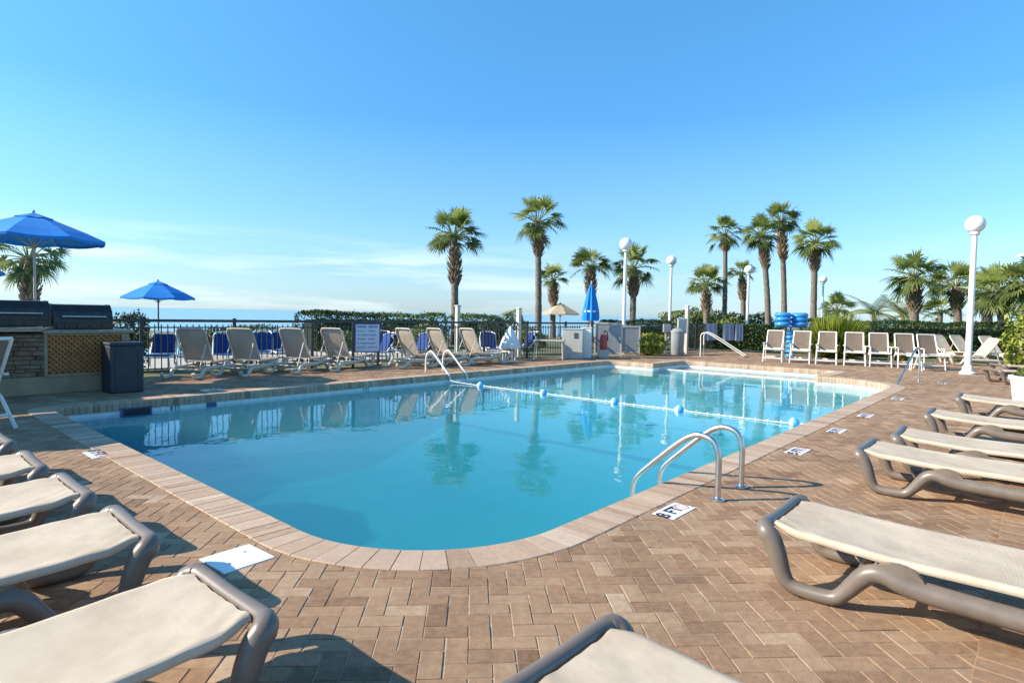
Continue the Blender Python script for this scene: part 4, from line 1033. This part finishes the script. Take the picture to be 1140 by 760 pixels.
def boots_mesh(pts, h, z0, z1, r_, seed):
    rnd = random.Random(seed); mb = MB(); N_ = int((z1-z0)*46)+16
    for i in range(N_):
        k = i/N_; z = z0+(z1-z0)*k; q = min(len(pts)-1, int(z/h*(len(pts)-1))); c = Vector(pts[q]); c.z = z
        az = i*2.39996+rnd.gauss(0, .12); o = Vector((math.cos(az), math.sin(az), 0)); s_ = Vector((-o.y, o.x, 0))
        swell = .75+.5*math.sin(min(1, k*1.15)*math.pi*.9+.25)
        L_ = rnd.uniform(.20, .36); tip = c+o*(r_*swell+rnd.uniform(.10, .17))+Vector((0, 0, L_)); b_ = c+o*r_*.7*swell; w = .065
        vs = [b_-s_*w, b_+s_*w, b_+s_*w*.9+o*.05+Vector((0, 0, -.02)), b_-s_*w*.9+o*.05+Vector((0, 0, -.02)), tip-s_*w*.35, tip+s_*w*.35, tip+s_*w*.3+o*.02, tip-s_*w*.3+o*.02]
        mb.add(vs, [(0, 1, 5, 4), (2, 3, 7, 6), (1, 2, 6, 5), (3, 0, 4, 7), (4, 5, 6, 7)])
    mb.tube([(Vector(pts[min(len(pts)-1, int(z/h*(len(pts)-1)))]).x, Vector(pts[min(len(pts)-1, int(z/h*(len(pts)-1)))]).y, z) for z in np.linspace(z0, z1, 8)], [r_*(.75+.35*math.sin(x)) for x in np.linspace(.3, 2.9, 8)], 10)
    return mb
def palm(px, d, py_crown, lean_px, boots, scale, var, label, r0=.17, spin=0.0):
    t = thing('palm_tree', label, 'palm tree', spot(px, d), 0, 'sabal palms around the pool')
    h = height(px, py_crown, d); bend = (lean_px-ROLL*(horizon(px)-py_crown)-1.5)/FPX*d
    mb, pts = trunk_mesh(h, bend, r0, r0*.86, int(px)); part('trunk', mb, bark, t, True)
    if boots: part('boots', boots_mesh(pts, h, height(px, boots[1], d), min(h-.05, height(px, boots[0], d)), r0*1.12, int(px)+1), boot_m, t)
    c = link('crown', CROWNS[var], t, Vector(pts[-1]), spin); c.scale = (scale*.95,)*3
    return t
palm(33, 18.0, 287, 3, (297, 345), .74, 1, 'palm with shaggy trunk behind the large blue umbrella', .12, 2.6)
palm(506, 27.5, 264, 1, (278, 318), 1.0, 0, 'palm with bulging shaggy top standing left of the tall slim palm', .17, .3)
palm(599, 30.5, 248, 0, (256, 286), 1.0, 1, 'tallest slim palm in the middle of the picture, above the fence', .17, 1.1)
palm(615, 38, 311, 2, (318, 340), .9, 3, 'short palm behind the beige umbrella', .18, 2.0)
palm(657, 33, 297, 1, (305, 332), .98, 3, 'pale green palm behind the closed blue umbrella', .17, .9)
palm(704, 33, 298, 2, (308, 330), .98, 1, 'palm just right of the far corner lamp post', .18, 3.4)
palm(786, 40, 316, 0, (326, 348), .98, 0, 'short broad palm left of the straight slim palm', .2, .2)
palm(806, 41, 262, 0, (269, 280), .98, 1, 'straight slim palm at the left of the tall cluster', .17, 2.2)
palm(827, 45, 304, -2, (312, 335), .85, 3, 'short palm with thick shaggy trunk just left of a lamp post', .2, 4.0)
palm(855, 37.5, 262, -9, (270, 300), .95, 2, 'palm leaning left in the tall cluster', .18, 1.7)
palm(872, 39, 247, -4, (258, 290), .95, 0, 'tallest palm of the cluster, with a shaggy upper trunk', .18, 5.0)
palm(905, 35, 270, 1, (280, 303), 1.0, 2, 'palm at the right of the tall cluster, above the blue tubes', .18, .8)
palm(1017, 30, 308, 0, (316, 348), 1.05, 2, 'full palm with brown trunk left of the tall lamp post, beyond the hedge', .22, 3.0)
palm(1066, 32, 318, -3, (326, 345), 1.0, 0, 'leafy palm directly behind the tall lamp post', .2, 1.2)
palm(1098, 30, 326, 2, (334, 350), 1.0, 2, 'low full palm right of the tall lamp post', .24, 2.5)
palm(1117, 26, 325, -4, None, .95, 1, 'grey trunked palm near the right picture edge', .2, .4)
palm(1142, 25, 318, 3, (325, 345), 1.0, 2, 'palm cut by the right picture edge', .2, 5.2)
palm(932, 44, 345, 0, None, 1.0, 2, 'low rounded palm crown behind the yellow green bush', .2, 1.9)
palm(1045, 37, 346, 2, None, .85, 3, 'small low palm between two full palms, beyond the hedge', .16, .6)

def feather_palm(px, d, label, py, scale, var=0):
    t = thing('feather_palm', label, 'palm tree', spot(px, d), 0, 'feather palms')
    rnd = random.Random(px); h = height(px, py, d); part('trunk', MB().tube([(0, 0, 0), (.02, 0, h*.5), (0, 0, h)], [.15, .12, .1], 10), bark, t, True)
    mb = MB()
    for i in range(16):
        az = i*2.4; el = R(rnd.uniform(5, 75)); o = Vector((math.cos(az), math.sin(az), 0)); s_ = Vector((-o.y, o.x, 0)); L_ = scale*rnd.uniform(1.2, 1.7); pts = []
        for k in range(13):
            q = k/12; pts.append(Vector((0, 0, h))+o*(L_*q*math.cos(el*(1-q*.4)))+Vector((0, 0, L_*(math.sin(el)*q-.75*q*q*math.cos(el)))))
        mb.tube(pts, [.018*(1-k/13)+.004 for k in range(13)], 4, 1, cap=False); tt = rnd.uniform(.25, .85)
        for k in range(1, 13):
            for j in (0, .5):
                p = pts[k-1].lerp(pts[k], j); d_ = (pts[k]-pts[k-1]).normalized()
                for sg in (-1, 1):
                    ln = .36*scale*math.sin(math.pi*(.12+.8*k/13)); e = p+(s_*sg*.85+d_*.5+Vector((0, 0, -.3))).normalized()*ln; w = .016
                    mb.add([p-d_*w, p+d_*w, (p+e)/2+d_*w+Vector((0, 0, .03)), e, (p+e)/2-d_*w+Vector((0, 0, .03))], [(0, 1, 2, 4), (4, 2, 3)], 0, tt)
    part('crown', mb, [frond, stalk_m], t, False, True)
feather_palm(972, 29, 'feathery low palm left of the full palm, above the hedge', 350, 1.1)
feather_palm(1004, 31, 'feathery low palm beside the brown trunked full palm', 352, 1.0)

# ------------------------------------------------------------------ hedges and bushes
def leaf_cloud(mb, n, sampler, size, seed, tlo=.1, thi=.9):
    rnd = np.random.RandomState(seed); P, Nn = sampler(n, rnd)
    a = rnd.normal(size=(n, 3)); a /= np.linalg.norm(a, axis=1)[:, None]
    nn = Nn*.9+rnd.normal(size=(n, 3))*.6; nn /= np.linalg.norm(nn, axis=1)[:, None]
    t1 = np.cross(nn, a); t1 /= np.linalg.norm(t1, axis=1)[:, None]+1e-9; t2 = np.cross(nn, t1)
    sz = size*rnd.uniform(.6, 1.3, n)[:, None]
    clump = .5+.5*np.sin(P[:, 0]*2.3+seed)*np.sin(P[:, 1]*2.9+seed*2)*np.cos(P[:, 2]*3.7)
    tt = np.clip(tlo+(thi-tlo)*(.35*clump+.65*rnd.rand(n)), 0, 1)
    q = np.stack([P-t1*sz, P+t2*sz*.45, P+t1*sz, P-t2*sz*.45], 1).reshape(-1, 3)
    o = len(mb.v); mb.v += [tuple(x) for x in q.tolist()]
    mb.f += [(o+4*i, o+4*i+1, o+4*i+2, o+4*i+3) for i in range(n)]; mb.m += [0]*n; mb.t += tt.tolist()
def hedge(label, a, b_, depth, z1, n, leaf=hedge_leaf, size=.06, seed=1, name='hedge', group=None, round_=.25):
    d = Vector((b_.x-a.x, b_.y-a.y, 0)); L_ = d.length; rz = math.atan2(d.y, d.x)
    t = thing(name, label, name, (a+b_)/2, rz, group)
    def samp(n, rnd):
        P = np.stack([rnd.uniform(-L_/2, L_/2, n), rnd.uniform(-depth/2, depth/2, n), rnd.uniform(.05, z1, n)], 1); Nn = np.zeros((n, 3))
        f = rnd.rand(n); top = f < .4; fr_ = (f >= .4) & (f < .8); bk = f >= .8
        P[top, 2] = z1; Nn[top, 2] = 1; P[fr_, 1] = -depth/2; Nn[fr_, 1] = -1; P[bk, 1] = depth/2; Nn[bk, 1] = 1
        end = rnd.rand(n) < .12; P[end, 0] = np.sign(P[end, 0])*L_/2
        # round the upper edges and let the outline wander
        ey = np.abs(P[:, 1])/(depth/2); P[:, 2] -= round_*np.maximum(0, ey-.4)**2*1.2*(P[:, 2] > z1*.6)
        w = .035*np.sin(P[:, 0]*1.7+seed)+.02*np.sin(P[:, 0]*4.1+seed*2); P[:, 2] += w*(P[:, 2]/z1); P += rnd.normal(0, .035, (n, 3)); P[:, 2] = np.maximum(P[:, 2], .03)
        return P, Nn
    mb = MB(); leaf_cloud(mb, int(n*1.7), samp, size, seed); part('foliage', mb, leaf, t, False, True)
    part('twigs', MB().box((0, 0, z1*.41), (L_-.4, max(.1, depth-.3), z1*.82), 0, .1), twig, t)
    return t
def bush(label, loc, rx, ry, z1, n, leaf, size=.08, seed=1, name='bush', group=None, spiky=False):
    t = thing(name, label, name, loc, 0, group)
    def samp(n, rnd):
        v = rnd.normal(size=(n, 3)); v /= np.linalg.norm(v, axis=1)[:, None]; lob = 1+.16*np.sin(v[:, 0]*5+seed)*np.cos(v[:, 1]*4+seed)+.10*np.sin(v[:, 2]*9+seed)
        k = (rnd.uniform(.55, 1.0, n)**.5*lob)[:, None]; P = v*k*np.array([rx, ry, z1*.5]); P[:, 2] = np.maximum(.03, P[:, 2]+z1*.5); return P, v
    mb = MB(); leaf_cloud(mb, n, samp, size, seed); part('foliage', mb, leaf, t, False, True)
    mb = MB(); rnd = random.Random(seed)
    for k in range(7): a = k*.9; mb.tube([(0.03*math.cos(a), .03*math.sin(a), 0), (rx*.25*math.cos(a), ry*.25*math.sin(a), z1*.4), (rx*.6*math.cos(a), ry*.6*math.sin(a), z1*rnd.uniform(.6, .8))], [.04, .025, .01], 6)
    part('stems', mb, trunk_wood, t, True)
    return t
HG = 'clipped hedges beyond the fence'
hedge('low clipped hedge behind the third and fourth tan loungers', spot(340, 22), spot(418, 24.5), 1.3, 1.37, 4200, hedge_leaf, .055, 3, group=HG)
hedge('light green hedge between the rules sign and the palm', spot(424, 25.5), spot(489, 27), 1.2, 1.36, 3200, grape_leaf, .055, 5, group=HG)
hedge('light green hedge between the shaggy palm and the pale post', spot(506, 27), spot(548, 28.5), 1.2, 1.33, 2600, grape_leaf, .055, 8, group=HG)
bush('dark round shrub left of the pale fence post, beyond the hedge', spot(548, 25.6), .62, .6, 1.34, 2200, hedge_leaf, .06, 4)
bush('green shrub right behind the pale fence post', spot(570, 28.5), .75, .7, 1.62, 1800, grape_leaf, .07, 6)
bush('dark dome shaped shrub right of the grills', spot(146, 14.2), .42, .4, 1.42, 2600, hedge_leaf, .045, 9)
bush('dark shrub at the left picture edge beyond the bar', spot(2, 16), .5, .5, 1.22, 1500, hedge_leaf, .05, 12)
bush('dark low shrub behind the gap between the first two tan loungers', spot(242, 17.4), .55, .5, .95, 1500, hedge_leaf, .055, 14)
bush('green weedy shrub behind the second and third tan loungers', spot(284, 20.5), .9, .5, 1.0, 1600, grape_leaf, .06, 15)
bush('green weedy shrub left of the rules sign', spot(384, 20.2), .6, .5, .8, 1300, grape_leaf, .06, 16)
bush('green weedy shrub between the fifth and sixth tan loungers', spot(474, 21.2), .7, .5, 1.1, 1500, grape_leaf, .06, 17)
bush('bright green shrub at the foot of the tall slim palm', spot(588, 23.2), .75, .5, .95, 1500, grape_leaf, .065, 18)
hedge('dark hedge behind the red extinguisher and grey gate', spot(672, 27.5), spot(742, 28.5), 1.0, 1.24, 2600, hedge_leaf, .06, 19, group=HG)
bush('leafy flower bed plant left of the grey trash can', spot(722, 22.6), .75, .5, .85, 2200, bright_leaf, .06, 20)
bush('dark glossy shrub behind the flower bed plant', spot(716, 24.4), .9, .5, 1.05, 1800, hedge_leaf, .06, 21)
bush('large sea grape bush behind the weathered post', spot(765, 42), 1.9, 1.4, 2.15, 3200, grape_leaf, .12, 22)
bush('large dark bush behind the short broad palm', spot(793, 44), 1.8, 1.4, 1.95, 2600, hedge_leaf, .12, 23)
bush('round green bush left of the cluster lamp post', spot(815, 40), 1.4, 1.2, 1.75, 2200, grape_leaf, .11, 24)
bush('dark bush between the cluster lamp post and leaning palm', spot(844, 42), 1.3, 1.2, 1.85, 2000, hedge_leaf, .11, 25)
hedge('dark planting along the screened fence', spot(762, 28.6), spot(868, 27.5), .9, 1.12, 4200, hedge_leaf, .07, 26, group=HG)
hedge('long dark hedge behind the white chairs', spot(900, 26.5), spot(1112, 26.2), 1.6, 1.42, 9000, hedge_leaf, .06, 27)
# spiky yellow green bush
def spiky(label, loc, r_, z1, n, seed, leaf=bright_leaf):
    t = thing('spiky_bush', label, 'bush', loc, 0); rnd = random.Random(seed); mb = MB()
    for i in range(n):
        az = rnd.uniform(0, 6.283); el = R(rnd.uniform(2, 88)); o = Vector((math.cos(az), math.sin(az), 0)); s_ = Vector((-o.y, o.x, 0)); L_ = rnd.uniform(.75, 1.1)
        b_ = o*rnd.uniform(0, r_*.45)+Vector((0, 0, rnd.uniform(0, z1*.35))); w = .022
        p = [b_+o*(r_*.62*L_*math.cos(el)*q)+Vector((0, 0, z1*.72*L_*math.sin(el)*q-.16*q*q)) for q in (0, .5, 1)]
        mb.add([p[0]-s_*w, p[0]+s_*w, p[1]+s_*w, p[1]-s_*w, p[2]], [(0, 1, 2, 3), (3, 2, 4)], 0, rnd.random())
    part('foliage', mb, leaf, t, False, True); part('stem', MB().lathe([(.2, 0), (.25, .2), (.1, .4)], 10), trunk_wood, t, True)
spiky('spiky yellow green bush behind the white chairs', spot(931, 23.6), 1.75, 1.85, 4200, 3)
spiky('small spiky plant in front of the dark hedge, between chairs', spot(1004, 22.6), .7, 1.0, 420, 5)
# white planter with a plant at right
t = thing('planter', 'white square planter with green plant at the right picture edge', 'planter', spot(1153, 10.0), R(20))
part('pot', MB().lathe([(.20, 0), (.24, .02), (.30, .50), (.33, .52), (.33, .58), (.27, .58), (.25, .50)], 28), white_paint, t, True)
mb = MB(); rnd = np.random.RandomState(5)
def psamp(n, rnd):
    v = rnd.normal(size=(n, 3)); v /= np.linalg.norm(v, axis=1)[:, None]; P = v*np.array([.27, .27, .13])*rnd.uniform(.5, 1, n)[:, None]+np.array([0, 0, .62]); return P, v
leaf_cloud(mb, 700, psamp, .04, 5); part('foliage', mb, grape_leaf, t, False, True)
bush('bright green leafy shrub at the right picture edge behind the flat loungers', spot(1158, 17.0), .85, .8, 1.9, 2000, bright_leaf, .09, 33)

# hotel beyond the palms at the right
def hotel():
    d = 58; x0 = spot(1136, 68).x
    t = thing('hotel_building', 'white hotel balconies at the right picture edge beyond the palms', 'building', (x0, d, 0), 0)
    part('wall', MB().box((9.0, 6.0, 4.6), (16, 10, 9.2)), pale_panel, t)
    for k in range(3):
        z = 2.9+k*3.0
        part('balcony', MB().box((8.4, .5, z), (16.8, 1.6, .22), 0, .02), white_paint, t)
        part('railing', MB().box((8.4, -.25, z+.62), (16.8, .06, .95), 0, .02), white_paint, t)
    for k in range(3):
        for j in range(4):
            w_ = part('window', MB().box((2.4+j*3.9, .98, 1.35+k*3.0), (2.2, .08, 2.0)), window_glass, t)
            part('mullion', MB().box((2.4+j*3.9, .92, 1.35+k*3.0), (.07, .06, 2.0)), white_paint, w_)
    part('roof', MB().box((9.0, 5.5, 9.3), (17.2, 12, .3)), white_paint, t)
hotel()

# ------------------------------------------------------------------ sky, sun, camera
SUN_AZ, SUN_EL = -97.0, 31.0                    # azimuth clockwise from +Y
w = bpy.data.worlds.new('World'); S.world = w; w.use_nodes = True
nt = w.node_tree; N = nt.nodes.new; L = nt.links.new; bg = nt.nodes['Background']
sky = N('ShaderNodeTexSky'); sky.sky_type = 'NISHITA'; sky.sun_disc = False
sky.sun_elevation = R(SUN_EL); sky.sun_rotation = R(SUN_AZ) ; sky.altitude = 0; sky.air_density = 1.0; sky.dust_density = .35; sky.ozone_density = 2.2
tc = N('ShaderNodeTexCoord'); sx = N('ShaderNodeSeparateXYZ'); L(tc.outputs['Generated'], sx.inputs[0])
mp = N('ShaderNodeMapping'); mp.inputs['Scale'].default_value = (2.6, 2.6, 26); L(tc.outputs['Generated'], mp.inputs['Vector'])
cn = N('ShaderNodeTexNoise'); cn.inputs['Scale'].default_value = 1.25; cn.inputs['Detail'].default_value = 7; cn.inputs['Roughness'].default_value = .55; cn.inputs['Distortion'].default_value = .4; L(mp.outputs[0], cn.inputs['Vector'])
cr = N('ShaderNodeMapRange'); cr.inputs['From Min'].default_value = .47; cr.inputs['From Max'].default_value = .72; L(cn.outputs['Fac'], cr.inputs['Value'])
band = N('ShaderNodeValToRGB'); e = band.color_ramp.elements
e[0].position = 0; e[0].color = (0.75,)*3+(1,); e[1].position = .085; e[1].color = (.85,)*3+(1,)
q = band.color_ramp.elements.new(.128); q.color = (0, 0, 0, 1)
L(sx.outputs['Z'], band.inputs['Fac'])
mm = N('ShaderNodeMath'); mm.operation = 'MULTIPLY'; L(cr.outputs[0], mm.inputs[0]); L(band.outputs['Color'], mm.inputs[1])
m2 = N('ShaderNodeMath'); m2.operation = 'MULTIPLY'; cx = N('ShaderNodeMapRange'); cx.inputs['From Min'].default_value = .35; cx.inputs['From Max'].default_value = -.15; cx.inputs['To Min'].default_value = .12; cx.inputs['To Max'].default_value = .55; L(sx.outputs['X'], cx.inputs['Value']); L(cx.outputs[0], m2.inputs[1]); L(mm.outputs[0], m2.inputs[0])
mix = N('ShaderNodeMixRGB'); mix.inputs['Color2'].default_value = (6.6, 7.1, 7.6, 1); L(m2.outputs[0], mix.inputs['Fac']); hs = N('ShaderNodeHueSaturation'); sr = N('ShaderNodeMapRange'); sr.inputs['From Min'].default_value = -.02; sr.inputs['From Max'].default_value = .30; sr.inputs['To Min'].default_value = .35; sr.inputs['To Max'].default_value = 1.15; L(sx.outputs['Z'], sr.inputs['Value']); L(sr.outputs[0], hs.inputs['Saturation']); hs.inputs['Value'].default_value = 1.25; L(sky.outputs[0], hs.inputs['Color'])
tn = N('ShaderNodeMixRGB'); tn.blend_type = 'MULTIPLY'; tn.inputs['Fac'].default_value = 1; tr_ = N('ShaderNodeValToRGB'); te = tr_.color_ramp.elements; te[0].position = 0; te[0].color = (.42, .56, .66, 1); te[1].position = .48; te[1].color = (.62, 1.03, 1.08, 1); tq = te.new(.16); tq.color = (.38, .66, .90, 1); L(sx.outputs['Z'], tr_.inputs['Fac']); L(tr_.outputs[0], tn.inputs['Color2']); L(hs.outputs[0], tn.inputs['Color1']); L(tn.outputs[0], mix.inputs['Color1'])
L(mix.outputs[0], bg.inputs['Color']); bg.inputs['Strength'].default_value = .12

sd = bpy.data.lights.new('sun', 'SUN'); sd.energy = 5.0; sd.angle = R(.53); sd.color = (1.0, .90, .75)
so = bpy.data.objects.new('sun', sd); COL.objects.link(so)
a, e_ = R(SUN_AZ), R(SUN_EL); to_sun = Vector((math.sin(a)*math.cos(e_), math.cos(a)*math.cos(e_), math.sin(e_)))
so.rotation_euler = to_sun.to_track_quat('Z', 'Y').to_euler(); so.location = (0, 0, 30)

cam = bpy.data.cameras.new('camera'); cam.sensor_width = 36; cam.lens = 36*FPX/1140; cam.clip_start = .05; cam.clip_end = 80000
co = bpy.data.objects.new('camera', cam); COL.objects.link(co)
M = Matrix.Rotation(math.pi/2-PITCH, 4, 'X') @ Matrix.Rotation(ROLL, 4, 'Z')
co.matrix_world = Matrix.Translation((0, 0, CAMH)) @ M
S.camera = co
S.view_settings.view_transform = 'Standard'; S.view_settings.look = 'None'; S.view_settings.gamma = 1; S.view_settings.use_curve_mapping = False
S.view_settings.exposure = 0.78
S.cycles.volume_bounces = 2; S.cycles.max_bounces = 8; S.cycles.transparent_max_bounces = 12; S.cycles.caustics_reflective = False; S.cycles.caustics_refractive = False
S.cycles.use_denoising = True
